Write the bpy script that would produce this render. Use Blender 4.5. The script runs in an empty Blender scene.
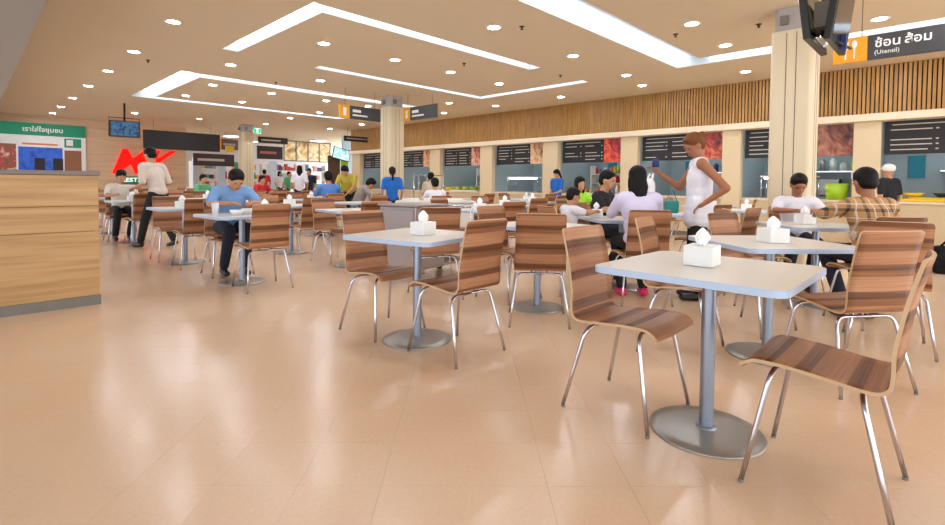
import bpy, bmesh, math, random
from mathutils import Vector, Matrix
from math import sin, cos, pi, radians, sqrt, floor

S = bpy.context.scene
COL = S.collection
random.seed(7)

# ------------------------------------------------------------------ camera
cam_d = bpy.data.cameras.new('camera')
cam_d.sensor_width = 36.0
cam_d.sensor_fit = 'HORIZONTAL'
cam_d.lens = 496.0 * 36.0 / 945.0
cam_d.shift_y = -62.5 / 945.0
cam_d.clip_start = 0.05
cam_d.clip_end = 200
cam = bpy.data.objects.new('camera', cam_d)
COL.objects.link(cam)
_x = Vector((485.5, 12.0, -496.0)).normalized()
_y = Vector((-507.5, 21.0, -496.0)); _y = (_y - _x * _x.dot(_y)).normalized()
_z = _x.cross(_y)
cam.matrix_world = Matrix.Translation((0, 0, 1.11)) @ Matrix((_x, _y, _z)).to_4x4()
S.camera = cam

# ------------------------------------------------------------------ world, exposure
wld = bpy.data.worlds.new('world'); S.world = wld
wld.use_nodes = True
bg = wld.node_tree.nodes['Background']
bg.inputs[0].default_value = (0.88, 0.96, 1.06, 1)
bg.inputs[1].default_value = 1.5
S.view_settings.view_transform = 'Standard'
S.view_settings.look = 'None'
S.view_settings.gamma = 1.0
S.view_settings.use_curve_mapping = False
S.view_settings.exposure = 1.27
L_COVE = 4.2        # radiance of the cove light diffusers
L_DOWN = 74.0       # radiance of the downlight lenses
L_STALL = 9.0       # radiance of the tubes in the food stalls

# ------------------------------------------------------------------ materials
def srgb(r, g, b):
    f = lambda c: ((c / 255.0) / 12.92) if c / 255.0 <= 0.04045 else (((c / 255.0) + 0.055) / 1.055) ** 2.4
    return (f(r), f(g), f(b), 1.0)

MATS = {}
def mat(name, col, rough=0.5, metal=0.0, var=0.06, scale=8.0, bump=0.0, spec=0.5, coat=0.0):
    """principled with a little procedural variation of the colour"""
    if name in MATS: return MATS[name]
    m = bpy.data.materials.new(name); m.use_nodes = True
    nt = m.node_tree; p = nt.nodes['Principled BSDF']
    p.inputs['Roughness'].default_value = rough
    p.inputs['Metallic'].default_value = metal
    p.inputs['Specular IOR Level'].default_value = spec
    p.inputs['Coat Weight'].default_value = coat
    c = srgb(*col)
    tc = nt.nodes.new('ShaderNodeTexCoord')
    nz = nt.nodes.new('ShaderNodeTexNoise'); nz.inputs['Scale'].default_value = scale; nz.inputs['Detail'].default_value = 3
    nt.links.new(tc.outputs['Object'], nz.inputs['Vector'])
    mx = nt.nodes.new('ShaderNodeMix'); mx.data_type = 'RGBA'
    mx.inputs['A'].default_value = tuple(min(1, v * (1 - var)) for v in c[:3]) + (1,)
    mx.inputs['B'].default_value = tuple(min(1, v * (1 + var)) for v in c[:3]) + (1,)
    nt.links.new(nz.outputs['Fac'], mx.inputs['Factor'])
    nt.links.new(mx.outputs['Result'], p.inputs['Base Color'])
    if bump:
        b = nt.nodes.new('ShaderNodeBump'); b.inputs['Strength'].default_value = bump
        b.inputs['Distance'].default_value = 0.01
        nt.links.new(nz.outputs['Fac'], b.inputs['Height']); nt.links.new(b.outputs['Normal'], p.inputs['Normal'])
    MATS[name] = m
    return m

def emit(name, col, strength):
    if name in MATS: return MATS[name]
    m = bpy.data.materials.new(name); m.use_nodes = True
    nt = m.node_tree; nt.nodes.remove(nt.nodes['Principled BSDF'])
    e = nt.nodes.new('ShaderNodeEmission'); e.inputs[0].default_value = srgb(*col); e.inputs[1].default_value = strength
    nt.links.new(e.outputs[0], nt.nodes['Material Output'].inputs['Surface'])
    MATS[name] = m
    return m

def ramp(nt, stops, interp='LINEAR'):
    r = nt.nodes.new('ShaderNodeValToRGB'); r.color_ramp.interpolation = interp
    e = r.color_ramp.elements
    while len(e) < len(stops): e.new(0.5)
    for i, (pos, c) in enumerate(stops):
        e[i].position = pos; e[i].color = srgb(*c)
    return r

def math_node(nt, op, a=None, b=None):
    n = nt.nodes.new('ShaderNodeMath'); n.operation = op
    for i, v in enumerate((a, b)):
        if v is None: continue
        if isinstance(v, (int, float)): n.inputs[i].default_value = v
        else: nt.links.new(v, n.inputs[i])
    return n.outputs[0]

def veneer_material():
    """striped plywood veneer: bands across the shell, driven by arc length in the UV map"""
    m = bpy.data.materials.new('striped_veneer'); m.use_nodes = True
    nt = m.node_tree; p = nt.nodes['Principled BSDF']
    uv = nt.nodes.new('ShaderNodeUVMap'); uv.uv_map = 'UVMap'
    sp = nt.nodes.new('ShaderNodeSeparateXYZ'); nt.links.new(uv.outputs[0], sp.inputs[0])
    oi = nt.nodes.new('ShaderNodeObjectInfo')
    off = math_node(nt, 'MULTIPLY', oi.outputs['Random'], 0.9)
    v = math_node(nt, 'ADD', sp.outputs['Y'], off)
    wob = nt.nodes.new('ShaderNodeTexNoise'); wob.noise_dimensions = '1D'; wob.inputs['Scale'].default_value = 4
    nt.links.new(v, wob.inputs['W'])
    fr = math_node(nt, 'FRACT', math_node(nt, 'ADD', math_node(nt, 'MULTIPLY', v, 1.75), math_node(nt, 'MULTIPLY', wob.outputs['Fac'], 0.18)))
    bands = nt.nodes.new('ShaderNodeValToRGB'); bands.color_ramp.interpolation = 'LINEAR'
    seq = [(0, .78), (.10, .84), (.11, .30), (.17, .22), (.18, .62), (.29, .74), (.30, .42), (.35, .36), (.36, .14), (.42, .24), (.43, .86), (.55, .76), (.56, .48), (.63, .40), (.64, .18), (.69, .28), (.70, .66), (.82, .80), (.83, .36), (.90, .26), (.91, .60), (1.0, .70)]
    els = bands.color_ramp.elements
    while len(els) < len(seq): els.new(.5)
    for k_, (ps, vv) in enumerate(seq): els[k_].position = ps; els[k_].color = (vv, vv, vv, 1)
    nt.links.new(fr, bands.inputs[0])
    tone = math_node(nt, 'ADD', math_node(nt, 'MULTIPLY', bands.outputs[0], 0.82), 0.09)
    cb = nt.nodes.new('ShaderNodeCombineXYZ')
    nt.links.new(math_node(nt, 'MULTIPLY', sp.outputs['X'], 3.0), cb.inputs[0])
    nt.links.new(math_node(nt, 'MULTIPLY', v, 110.0), cb.inputs[1])
    nt.links.new(math_node(nt, 'MULTIPLY', oi.outputs['Random'], 30), cb.inputs[2])
    gr = nt.nodes.new('ShaderNodeTexNoise'); gr.inputs['Scale'].default_value = 1.0; gr.inputs['Detail'].default_value = 4
    nt.links.new(cb.outputs[0], gr.inputs['Vector'])
    tone = math_node(nt, 'ADD', tone, math_node(nt, 'MULTIPLY', math_node(nt, 'SUBTRACT', gr.outputs['Fac'], 0.5), 0.5))
    rp = ramp(nt, [(0.0, (70, 42, 24)), (0.2, (94, 58, 34)), (0.42, (138, 90, 58)), (0.6, (166, 114, 78)), (0.8, (186, 136, 100)), (1.0, (206, 162, 126))])
    nt.links.new(tone, rp.inputs[0]); nt.links.new(rp.outputs[0], p.inputs['Base Color'])
    p.inputs['Roughness'].default_value = 0.42; p.inputs['Specular IOR Level'].default_value = 0.35
    return m

def floor_material():
    m = bpy.data.materials.new('floor_terrazzo'); m.use_nodes = True
    nt = m.node_tree; p = nt.nodes['Principled BSDF']
    geo = nt.nodes.new('ShaderNodeNewGeometry')
    n1 = nt.nodes.new('ShaderNodeTexNoise'); n1.inputs['Scale'].default_value = 0.7; n1.inputs['Detail'].default_value = 5
    n2 = nt.nodes.new('ShaderNodeTexNoise'); n2.inputs['Scale'].default_value = 60; n2.inputs['Detail'].default_value = 2
    nt.links.new(geo.outputs['Position'], n1.inputs['Vector']); nt.links.new(geo.outputs['Position'], n2.inputs['Vector'])
    r1 = ramp(nt, [(0.3, (222, 187, 153)), (0.7, (228, 198, 167))])
    nt.links.new(n1.outputs['Fac'], r1.inputs[0])
    mx = nt.nodes.new('ShaderNodeMix'); mx.data_type = 'RGBA'; mx.blend_type = 'OVERLAY'
    mx.inputs['Factor'].default_value = 0.10
    nt.links.new(r1.outputs[0], mx.inputs['A']); nt.links.new(n2.outputs['Fac'], mx.inputs['B'])
    nt.links.new(mx.outputs['Result'], p.inputs['Base Color'])
    rr = nt.nodes.new('ShaderNodeMapRange'); rr.inputs['To Min'].default_value = 0.17; rr.inputs['To Max'].default_value = 0.27
    nt.links.new(n1.outputs['Fac'], rr.inputs['Value']); nt.links.new(rr.outputs[0], p.inputs['Roughness'])
    b = nt.nodes.new('ShaderNodeBump'); b.inputs['Strength'].default_value = 0.05; b.inputs['Distance'].default_value = 0.004
    n3 = nt.nodes.new('ShaderNodeTexNoise'); n3.inputs['Scale'].default_value = 14
    nt.links.new(geo.outputs['Position'], n3.inputs['Vector'])
    nt.links.new(n3.outputs['Fac'], b.inputs['Height']); nt.links.new(b.outputs['Normal'], p.inputs['Normal'])
    p.inputs['Specular IOR Level'].default_value = 0.42
    return m

def wood_material(name, stops, scale=(1.2, 1.2, 30), rough=0.45):
    """grain running level, stretched along X and Y"""
    m = bpy.data.materials.new(name); m.use_nodes = True
    nt = m.node_tree; p = nt.nodes['Principled BSDF']
    geo = nt.nodes.new('ShaderNodeNewGeometry')
    mp = nt.nodes.new('ShaderNodeMapping'); mp.inputs['Scale'].default_value = scale
    nt.links.new(geo.outputs['Position'], mp.inputs['Vector'])
    nz = nt.nodes.new('ShaderNodeTexNoise'); nz.inputs['Scale'].default_value = 1.0; nz.inputs['Detail'].default_value = 5
    nt.links.new(mp.outputs[0], nz.inputs['Vector'])
    rp = ramp(nt, stops); nt.links.new(nz.outputs['Fac'], rp.inputs[0])
    nt.links.new(rp.outputs[0], p.inputs['Base Color']); p.inputs['Roughness'].default_value = rough
    MATS[name] = m
    return m

def picture_material(name, cols, scale=6.0, emission=0.0):
    """flat colourful print: patches of colour"""
    m = bpy.data.materials.new(name); m.use_nodes = True
    nt = m.node_tree; p = nt.nodes['Principled BSDF']
    tc = nt.nodes.new('ShaderNodeTexCoord')
    nz = nt.nodes.new('ShaderNodeTexNoise'); nz.inputs['Scale'].default_value = scale; nz.inputs['Detail'].default_value = 2; nz.inputs['Distortion'].default_value = 1.2
    nt.links.new(tc.outputs['Object'], nz.inputs['Vector'])
    n = len(cols)
    rp = ramp(nt, [(0.28 + 0.44 * i / (n - 1), c) for i, c in enumerate(cols)])
    nt.links.new(nz.outputs['Fac'], rp.inputs[0]); nt.links.new(rp.outputs[0], p.inputs['Base Color'])
    if emission:
        nt.links.new(rp.outputs[0], p.inputs['Emission Color']); p.inputs['Emission Strength'].default_value = emission
    p.inputs['Roughness'].default_value = 0.35
    MATS[name] = m
    return m

def plaid_material():
    m = bpy.data.materials.new('plaid_cloth'); m.use_nodes = True
    nt = m.node_tree; p = nt.nodes['Principled BSDF']
    tc = nt.nodes.new('ShaderNodeTexCoord'); sp = nt.nodes.new('ShaderNodeSeparateXYZ')
    nt.links.new(tc.outputs['Object'], sp.inputs[0])
    def band(src, per, w, ph=0.0):
        f = math_node(nt, 'FRACT', math_node(nt, 'ADD', math_node(nt, 'DIVIDE', src, per), ph))
        return math_node(nt, 'LESS_THAN', f, w)
    base = nt.nodes.new('ShaderNodeMix'); base.data_type = 'RGBA'
    base.inputs['A'].default_value = srgb(186, 142, 88); base.inputs['B'].default_value = srgb(58, 46, 50)
    dark = math_node(nt, 'MULTIPLY', math_node(nt, 'ADD', band(sp.outputs['X'], .11, .22), band(sp.outputs['Z'], .12, .22)), 0.6)
    nt.links.new(dark, base.inputs['Factor'])
    top = nt.nodes.new('ShaderNodeMix'); top.data_type = 'RGBA'; top.inputs['B'].default_value = srgb(222, 212, 205)
    nt.links.new(base.outputs['Result'], top.inputs['A'])
    lt = math_node(nt, 'MULTIPLY', math_node(nt, 'ADD', band(sp.outputs['X'], .11, .10, .5), band(sp.outputs['Z'], .12, .08, .5)), 0.6)
    nt.links.new(lt, top.inputs['Factor'])
    nt.links.new(top.outputs['Result'], p.inputs['Base Color']); p.inputs['Roughness'].default_value = 0.8
    MATS['plaid'] = m
    return m

M_veneer = veneer_material()
M_ply = mat('ply_edge', (206, 172, 132), 0.5, scale=30)
M_chrome = mat('chrome', (204, 202, 210), 0.22, 1.0, 0.02)
M_cap = mat('grey_rubber_cap', (126, 120, 118), 0.6)
M_steel = mat('brushed_steel_pole', (150, 158, 172), 0.38, 0.75, 0.04)
M_base = mat('grey_metal_base', (166, 162, 154), 0.34, 0.6, 0.05)
M_top = mat('white_laminate', (222, 218, 208), 0.28, 0, 0.015, 3)
M_edge = mat('blue_grey_edge_band', (186, 206, 232), 0.3, 0, 0.03)
M_floor = floor_material()
M_ceil = mat('ceiling_paint', (226, 208, 178), 0.9, 0, 0.015, 0.5)
M_soffit = mat('soffit_paint', (178, 176, 172), 0.9, 0, 0.02, 0.5)
M_white = mat('white_paint', (236, 232, 224), 0.6, 0, 0.02)
M_trough = mat('trough_paint', (176, 180, 184), 0.8, 0, 0.03, 1.5)
M_paper = mat('white_card', (240, 240, 238), 0.6, 0, 0.02)
M_tissue = mat('white_tissue', (250, 250, 250), 0.9, 0, 0.02)
M_pillar = mat('cream_pillar', (222, 206, 172), 0.55, 0, 0.02, 2)
M_groove = mat('dark_groove', (120, 106, 84), 0.7)
M_cap_grey = mat('grey_pillar_head', (176, 168, 164), 0.6)
M_pier = mat('cream_pier', (226, 204, 164), 0.6, 0, 0.02, 2)
M_ledge = mat('cream_ledge', (238, 222, 192), 0.55, 0, 0.02, 2)
M_slat = wood_material('slat_wood', [(0.3, (164, 118, 58)), (0.7, (196, 148, 82))], (14, 14, 2.0))
M_slatback = mat('slat_backing', (62, 44, 24), 0.8)
M_counter = wood_material('counter_wood', [(0.25, (164, 124, 74)), (0.5, (194, 152, 98)), (0.75, (208, 170, 116))], (1.0, 1.0, 26))
M_plinth = mat('grey_plinth', (124, 118, 108), 0.5)
M_ctop = mat('grey_counter_top', (128, 116, 108), 0.4)
M_backwall = wood_material('back_wall_panelling', [(0.25, (206, 172, 134)), (0.75, (228, 198, 162))], (0.8, 0.8, 12))
M_black = mat('black_plastic', (26, 25, 26), 0.35)
M_blackmatt = mat('black_board', (34, 31, 31), 0.55)
M_sign = mat('sign_charcoal', (66, 64, 66), 0.45)
M_orange = mat('sign_orange', (246, 168, 24), 0.5)
M_wlet = mat('white_lettering', (245, 245, 240), 0.6)
M_red = emit('red_logo_light', (255, 24, 18), .75)
M_green = mat('green_sign', (26, 150, 112), 0.5)
M_stallwall = mat('stall_tile_blue_grey', (176, 188, 192), 0.4, 0, 0.05, 2)
M_stalldark = mat('stall_wall_dark', (110, 122, 132), 0.5, 0, 0.05, 2)
M_tube = emit('stall_tube_light', (235, 248, 255), L_STALL)
M_cove = emit('cove_diffuser_light', (232, 244, 255), L_COVE)
M_lens = emit('downlight_lens', (240, 244, 255), L_DOWN)
M_steelbox = mat('stainless_panel', (168, 158, 156), 0.4, 0.55, 0.06, 3)
M_glass = None
def glass():
    m = bpy.data.materials.new('clear_glass'); m.use_nodes = True
    p = m.node_tree.nodes['Principled BSDF']
    p.inputs['Base Color'].default_value = (0.93, 0.97, 1, 1); p.inputs['Roughness'].default_value = 0.03
    p.inputs['Transmission Weight'].default_value = 1.0; p.inputs['IOR'].default_value = 1.1
    return m
M_glass = glass()

# ------------------------------------------------------------------ mesh helpers
class MB:
    def __init__(self):
        self.bm = bmesh.new(); self.mats = []
    def _mi(self, m):
        if m not in self.mats: self.mats.append(m)
        return self.mats.index(m)
    def poly(self, pts, m, smooth=False):
        f = self.bm.faces.new([self.bm.verts.new(p) for p in pts]); f.material_index = self._mi(m); f.smooth = smooth
        return f
    def box(self, c, s, m, rz=0.0, bev=0.0, mtx=None):
        R = Matrix.Translation(c) @ (mtx if mtx is not None else Matrix.Rotation(rz, 4, 'Z')) @ Matrix.Diagonal((s[0], s[1], s[2], 1))
        r = bmesh.ops.create_cube(self.bm, size=1.0, matrix=R)
        vs = r['verts']; mi = self._mi(m)
        fs = set(f for v in vs for f in v.link_faces)
        for f in fs: f.material_index = mi
        if bev:
            es = list(set(e for v in vs for e in v.link_edges))
            rb = bmesh.ops.bevel(self.bm, geom=es, offset=bev, segments=2, profile=0.5, affect='EDGES')
            for f in rb['faces']: f.material_index = mi
    def b2(self, x0, x1, y0, y1, z0, z1, m, bev=0.0):
        self.box(((x0 + x1) / 2, (y0 + y1) / 2, (z0 + z1) / 2), (abs(x1 - x0), abs(y1 - y0), abs(z1 - z0)), m, bev=bev)
    def tube(self, pts, r, m, n=10, caps=True, r1=None):
        pts = [Vector(p) for p in pts]; mi = self._mi(m); rings = []
        k = len(pts)
        up = Vector((0, 0, 1)); t0 = (pts[1] - pts[0]).normalized()
        nrm = t0.orthogonal().normalized()
        for i, p in enumerate(pts):
            t = (pts[min(i + 1, k - 1)] - pts[max(i - 1, 0)]).normalized()
            nrm = (nrm - t * nrm.dot(t)).normalized(); b = t.cross(nrm)
            rr = r if r1 is None else r + (r1 - r) * i / (k - 1)
            rings.append([self.bm.verts.new(p + (nrm * cos(2 * pi * j / n) + b * sin(2 * pi * j / n)) * rr) for j in range(n)])
        for a, bq in zip(rings, rings[1:]):
            for j in range(n):
                f = self.bm.faces.new((a[j], a[(j + 1) % n], bq[(j + 1) % n], bq[j])); f.material_index = mi; f.smooth = True
        if caps:
            f = self.bm.faces.new(rings[0][::-1]); f.material_index = mi
            f = self.bm.faces.new(rings[-1]); f.material_index = mi
    def lathe(self, prof, m, n=32, c=(0, 0, 0), smooth=True):
        mi = self._mi(m); c = Vector(c); rings = []
        for (r, z) in prof:
            if r < 1e-5: rings.append([self.bm.verts.new(c + Vector((0, 0, z)))])
            else: rings.append([self.bm.verts.new(c + Vector((r * cos(2 * pi * j / n), r * sin(2 * pi * j / n), z))) for j in range(n)])
        for a, b in zip(rings, rings[1:]):
            for j in range(n):
                if len(a) == 1 and len(b) == 1: continue
                if len(a) == 1: vs = (a[0], b[j], b[(j + 1) % n])
                elif len(b) == 1: vs = (a[j], b[0], a[(j + 1) % n])
                else: vs = (a[j], b[j], b[(j + 1) % n], a[(j + 1) % n])
                f = self.bm.faces.new(vs); f.material_index = mi; f.smooth = smooth
    def prism(self, outline, z0, z1, m, mside=None):
        mi = self._mi(m); ms = self._mi(mside or m)
        lo = [self.bm.verts.new((x, y, z0)) for x, y in outline]; hi = [self.bm.verts.new((x, y, z1)) for x, y in outline]
        f = self.bm.faces.new(hi); f.material_index = mi
        f = self.bm.faces.new(lo[::-1]); f.material_index = mi
        n = len(outline)
        for j in range(n):
            f = self.bm.faces.new((lo[j], lo[(j + 1) % n], hi[(j + 1) % n], hi[j])); f.material_index = ms
    def ball(self, c, r, m, sub=2, mtx=None):
        s = r if isinstance(r, (tuple, list)) else (r, r, r)
        R = Matrix.Translation(c) @ (mtx.to_4x4() if mtx is not None else Matrix()) @ Matrix.Diagonal((s[0], s[1], s[2], 1))
        g = bmesh.ops.create_icosphere(self.bm, subdivisions=sub, radius=1.0, matrix=R)
        mi = self._mi(m)
        for f in set(f for v in g['verts'] for f in v.link_faces): f.material_index = mi; f.smooth = True
    def mesh(self, name):
        self.bm.normal_update()
        bmesh.ops.recalc_face_normals(self.bm, faces=self.bm.faces)
        me = bpy.data.meshes.new(name); self.bm.to_mesh(me); self.bm.free()
        for m in self.mats: me.materials.append(m)
        return me
    def build(self, name, parent=None, loc=None, rz=0.0):
        return link(name, self.mesh(name), parent, loc, rz)

def link(name, me, parent=None, loc=None, rz=0.0):
    o = bpy.data.objects.new(name, me); COL.objects.link(o)
    if parent is not None: o.parent = parent
    if loc is not None: o.location = loc
    if rz: o.rotation_euler = (0, 0, rz)
    return o

def tag(o, label=None, cat=None, group=None, kind=None):
    if label: o['label'] = label
    if cat: o['category'] = cat
    if group: o['group'] = group
    if kind: o['kind'] = kind
    return o

def empty(name, loc, rz=0.0):
    o = bpy.data.objects.new(name, None); COL.objects.link(o)
    o.empty_display_size = 0.1; o.location = loc; o.rotation_euler = (0, 0, rz)
    return o

def copy_tree(o, parent=None):
    c = o.copy(); COL.objects.link(c); c.parent = parent
    for ch in list(o.children): copy_tree(ch, c)
    return c

def rrect(w, h, r, n=6):
    pts = []
    for cx, cy, a0 in ((w / 2 - r, h / 2 - r, 0), (-w / 2 + r, h / 2 - r, 90), (-w / 2 + r, -h / 2 + r, 180), (w / 2 - r, -h / 2 + r, 270)):
        for i in range(n + 1):
            a = radians(a0 + 90 * i / n); pts.append((cx + r * cos(a), cy + r * sin(a)))
    return pts

def text_part(name, body, size, loc, rot, m, parent, width=None, shear=0.0, extrude=0.003, bold=0.0, align='LEFT'):
    """lettering as a mesh; rot is a 3x3 matrix whose columns are text right, text up, text normal"""
    cu = bpy.data.curves.new(name, 'FONT'); cu.body = body; cu.size = size; cu.extrude = extrude; cu.shear = shear
    cu.offset = bold; cu.align_x = align; cu.resolution_u = 3
    o = bpy.data.objects.new(name, cu); COL.objects.link(o)
    dg = bpy.context.evaluated_depsgraph_get()
    me = bpy.data.meshes.new_from_object(o.evaluated_get(dg)); bpy.data.objects.remove(o)
    if width and len(me.vertices):
        xs = [v.co.x for v in me.vertices]; k = width / max(1e-6, max(xs) - min(xs))
        for v in me.vertices: v.co.x *= k
    me.materials.clear(); me.materials.append(m)
    o = link(name, me, parent)
    o.matrix_local = Matrix.Translation(loc) @ rot.to_4x4()
    return o

# text facing -X (read from the hall, runs towards -Y) and facing -Y (runs towards +X)
ROT_NX = Matrix(((0, 0, -1), (-1, 0, 0), (0, 1, 0)))
ROT_NY = Matrix(((1, 0, 0), (0, 0, -1), (0, 1, 0)))

# ================================================================== THE SETTING
XW = 10.98          # front plane of the stall wall
ZC = 3.2            # ceiling
YB = 21.6           # back wall

# ---- floor: slab, tiles laid diagonally
mb = MB(); mb.b2(-7, 15.5, -6, 30, -0.12, -0.004, M_floor)
floor_o = tag(mb.build('floor'), 'glossy peach floor of square tiles laid on the diagonal', None, None, 'structure')
TS = 0.305
r2 = sqrt(0.5)
g = 0.00035
tm = MB(); h = TS / 2 - g
tm.prism([(-h, -h), (h, -h), (h, h), (-h, h)], -0.0039, 0.0, M_floor)
tile_me = tm.mesh('tile')
cells = []
for i in range(-60, 60):
    for j in range(-10, 120):
        r_, d_ = (i + 0.5) * TS, (j + 0.35) * TS
        x, y = (r_ + d_) * r2, (d_ - r_) * r2
        if -6.8 < x < 15.3 and -5.8 < y < 29.8: cells.append((d_, r_, x, y))
near = sorted([c for c in cells if c[0] > 1.45 and abs(c[1]) < 0.97 * c[0] + 0.1])[:300]
nset = set((c[2], c[3]) for c in near)
for c in near:
    o = link('tile', tile_me, floor_o, (c[2], c[3], 0), -pi / 4)
vs, fs = [], []
for c in cells:
    if (c[2], c[3]) in nset: continue
    b = len(vs); k = h * sqrt(2)
    for z in (-0.0039, 0.0):
        vs += [(c[2], c[3] - k, z), (c[2] + k, c[3], z), (c[2], c[3] + k, z), (c[2] - k, c[3], z)]
    fs += [(b + 4, b + 5, b + 6, b + 7)] + [(b + q, b + (q + 1) % 4, b + 4 + (q + 1) % 4, b + 4 + q) for q in range(4)]
me = bpy.data.meshes.new('tile_field'); me.from_pydata(vs, [], fs); me.materials.append(M_floor)
tag(link('tile_field', me, floor_o), kind='stuff')

# ---- ceiling with recessed light coves
coves = [
    ('L-shaped white cove light with its short arm nearest the grey soffit', [(2.87, 3.11, 5.42, 8.36), (3.11, 7.25, 5.42, 5.66)]),
    ('long rectangular white cove light around the middle pillar', [(2.89, 3.34, 10.62, 14.66), (3.34, 8.72, 10.62, 10.98), (3.34, 8.72, 14.34, 14.66)]),
    ('thin L-shaped white cove light pointing at the slatted fascia', [(4.5, 8.92, 8.27, 8.48), (8.69, 8.92, 5.45, 8.27)]),
    ('wide white cove light turning the corner beside the cutlery sign', [(2.87, 8.9, 3.1, 3.64), (8.45, 8.9, -3.0, 3.1)]),
]
rects = [r for _, rs in coves for r in rs]
X0, X1, Y0, Y1 = -7.0, 15.4, -6.0, 30.0
xs = sorted(set([X0, X1, 0.6] + [v for r in rects for v in r[:2]]))
ys = sorted(set([Y0, Y1] + [v for r in rects for v in r[2:]]))
mb = MB()
for xa, xb in zip(xs, xs[1:]):
    for ya, yb in zip(ys, ys[1:]):
        xm, ym = (xa + xb) / 2, (ya + yb) / 2
        if any(r[0] < xm < r[1] and r[2] < ym < r[3] for r in rects): continue
        mb.poly([(xa, ya, ZC), (xa, yb, ZC), (xb, yb, ZC), (xb, ya, ZC)], M_ceil)
bmesh.ops.remove_doubles(mb.bm, verts=mb.bm.verts, dist=1e-5)
ceil = mb.build('ceiling')
tag(ceil, 'warm beige plaster ceiling with recessed coves', kind='structure')
mb = MB(); mb.b2(-7, 0.6, -6, YB, 2.9, ZC - 0.002, M_soffit)
tag(mb.build('trim_1'), 'lower grey soffit along the ceiling edge above the wooden counter', kind='structure')
mb = MB(); mb.b2(-7, 15.4, -6, 30, ZC + 0.36, ZC + 0.4, M_white)
tag(mb.build('trim_2'), 'slab above the ceiling', kind='structure')

for ci, (lab, rs) in enumerate(coves):
    root = empty('cove_light', (rs[0][0], rs[0][2], ZC)); tag(root, lab, 'light', 'recessed cove lights')
    ox, oy = rs[0][0], rs[0][2]
    inside = lambda x, y: any(r[0] - 1e-4 < x < r[1] + 1e-4 and r[2] - 1e-4 < y < r[3] + 1e-4 for r in rs)
    t = MB(); d = MB()
    for (xa, xb, ya, yb) in rs:
        # sides of the trough, left open where the next run joins
        for (p, q, nx, ny) in (((xa, ya), (xb, ya), 0, -1), ((xb, ya), (xb, yb), 1, 0), ((xb, yb), (xa, yb), 0, 1), ((xa, yb), (xa, ya), -1, 0)):
            L = 12
            for k in range(L * 8):
                u0, u1 = k / (L * 8), (k + 1) / (L * 8); um = (u0 + u1) / 2
                mx_, my_ = p[0] + (q[0] - p[0]) * um + nx * .02, p[1] + (q[1] - p[1]) * um + ny * .02
                if inside(mx_, my_): continue
                a = (p[0] + (q[0] - p[0]) * u0 - ox, p[1] + (q[1] - p[1]) * u0 - oy); b = (p[0] + (q[0] - p[0]) * u1 - ox, p[1] + (q[1] - p[1]) * u1 - oy)
                t.poly([(a[0], a[1], 0), (b[0], b[1], 0), (b[0], b[1], .17), (a[0], a[1], .17)], M_trough)
        t.poly([(xa - ox, ya - oy, .17), (xb - ox, ya - oy, .17), (xb - ox, yb - oy, .17), (xa - ox, yb - oy, .17)], M_trough)
        wide = min(xb - xa, yb - ya)
        # diffuser runs along the far (plus) side of every trough
        w = min(0.16, wide * 0.55)
        if xb - xa > yb - ya: d.b2(xa - ox + .02, xb - ox - .02, yb - oy - w - .03, yb - oy - .03, .13, .165, M_cove)
        else: d.b2(xb - ox - w - .03, xb - ox - .03, ya - oy + .02, yb - oy - .02, .13, .165, M_cove)
    t.build('trough', root); d.build('diffuser', root)

# ---- recessed downlights
dl = [(1.95, 7.44), (1.95, 9.63), (1.95, 11.7), (1.95, 13.88), (1.95, 16.2), (1.95, 18.4), (1.95, 20.4), (3.37, 9.4), (3.82, 6.9), (5.15, 9.45),
      (5.15, 6.91), (6.42, 6.88), (7.84, 6.92), (6.51, 11.65), (7.74, 11.6), (7.49, 13.8), (10.0, 17.6), (10.0, 15.4), (3.8, 11.63),
      (3.82, 13.6), (5.13, 13.53), (5.1, 11.66), (5.54, 18.3), (3.71, 18.3), (8.84, 9.53), (10.0, 11.0), (6.95, 4.54), (8.84, 4.58),
      (10.0, 8.94), (10.0, 6.85), (9.96, 4.8), (4.98, 4.5), (6.61, 2.52), (7.95, 2.54), (10.02, 2.84), (7.98, 0.76), (7.48, 15.7), (7.65, 18.0),
      (10.0, 13.2), (1.95, 5.3), (3.3, 4.5), (4.4, 1.6), (2.4, 1.8), (6.2, 0.0), (10.0, 0.8), (3.0, -0.8), (5.0, -1.6), (1.95, 3.2)]
mb = MB(); mb.lathe([(0.075, 0.05), (0.075, -0.001), (0.105, -0.004), (0.108, 0.0), (0.108, 0.05), (0.075, 0.05)], M_white, 24); ring_me = mb.mesh('trim_ring')
mb = MB(); mb.lathe([(0.0, 0.012), (0.074, 0.012), (0.074, 0.03), (0.0, 0.03)], M_lens, 20, smooth=False); lens_me = mb.mesh('lens')
for (x, y) in dl:
    root = empty('recessed_downlight', (x, y, ZC)); tag(root, 'small round recessed downlight in the row beside the ' + ('grey soffit' if x == 1.95 else 'slatted fascia') if x == 1.95 or x > 9.9 else 'small round recessed downlight in the ceiling between the cove lights', 'downlight', 'recessed ceiling downlights ' + ('by the soffit' if x == 1.95 else 'by the fascia' if x > 9.9 else 'among the coves'))
    link('trim_ring', ring_me, root, (0, 0, -0.002)); link('lens', lens_me, root, (0, 0, -0.014))
mb = MB(); mb.lathe([(0.0, -0.045), (0.02, -0.045), (0.012, -0.03), (0.012, -0.012), (0.035, -0.008), (0.035, 0.0), (0, 0)], mat('dark_brass', (96, 78, 60), 0.4, .6), 14); spr_me = mb.mesh('ceiling_sprinkler')
for (x, y) in [(2.25, 10.1), (6.1, 6.2), (4.6, 10.3), (8.0, 5.5), (6.9, 2.85), (7.2, 1.9), (5.2, 4.2), (3.0, 13.0)]:
    o = link('ceiling_sprinkler', spr_me, None, (x, y, ZC)); tag(o, 'tiny dark sprinkler head on the beige ceiling', 'sprinkler', 'ceiling sprinklers')

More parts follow.
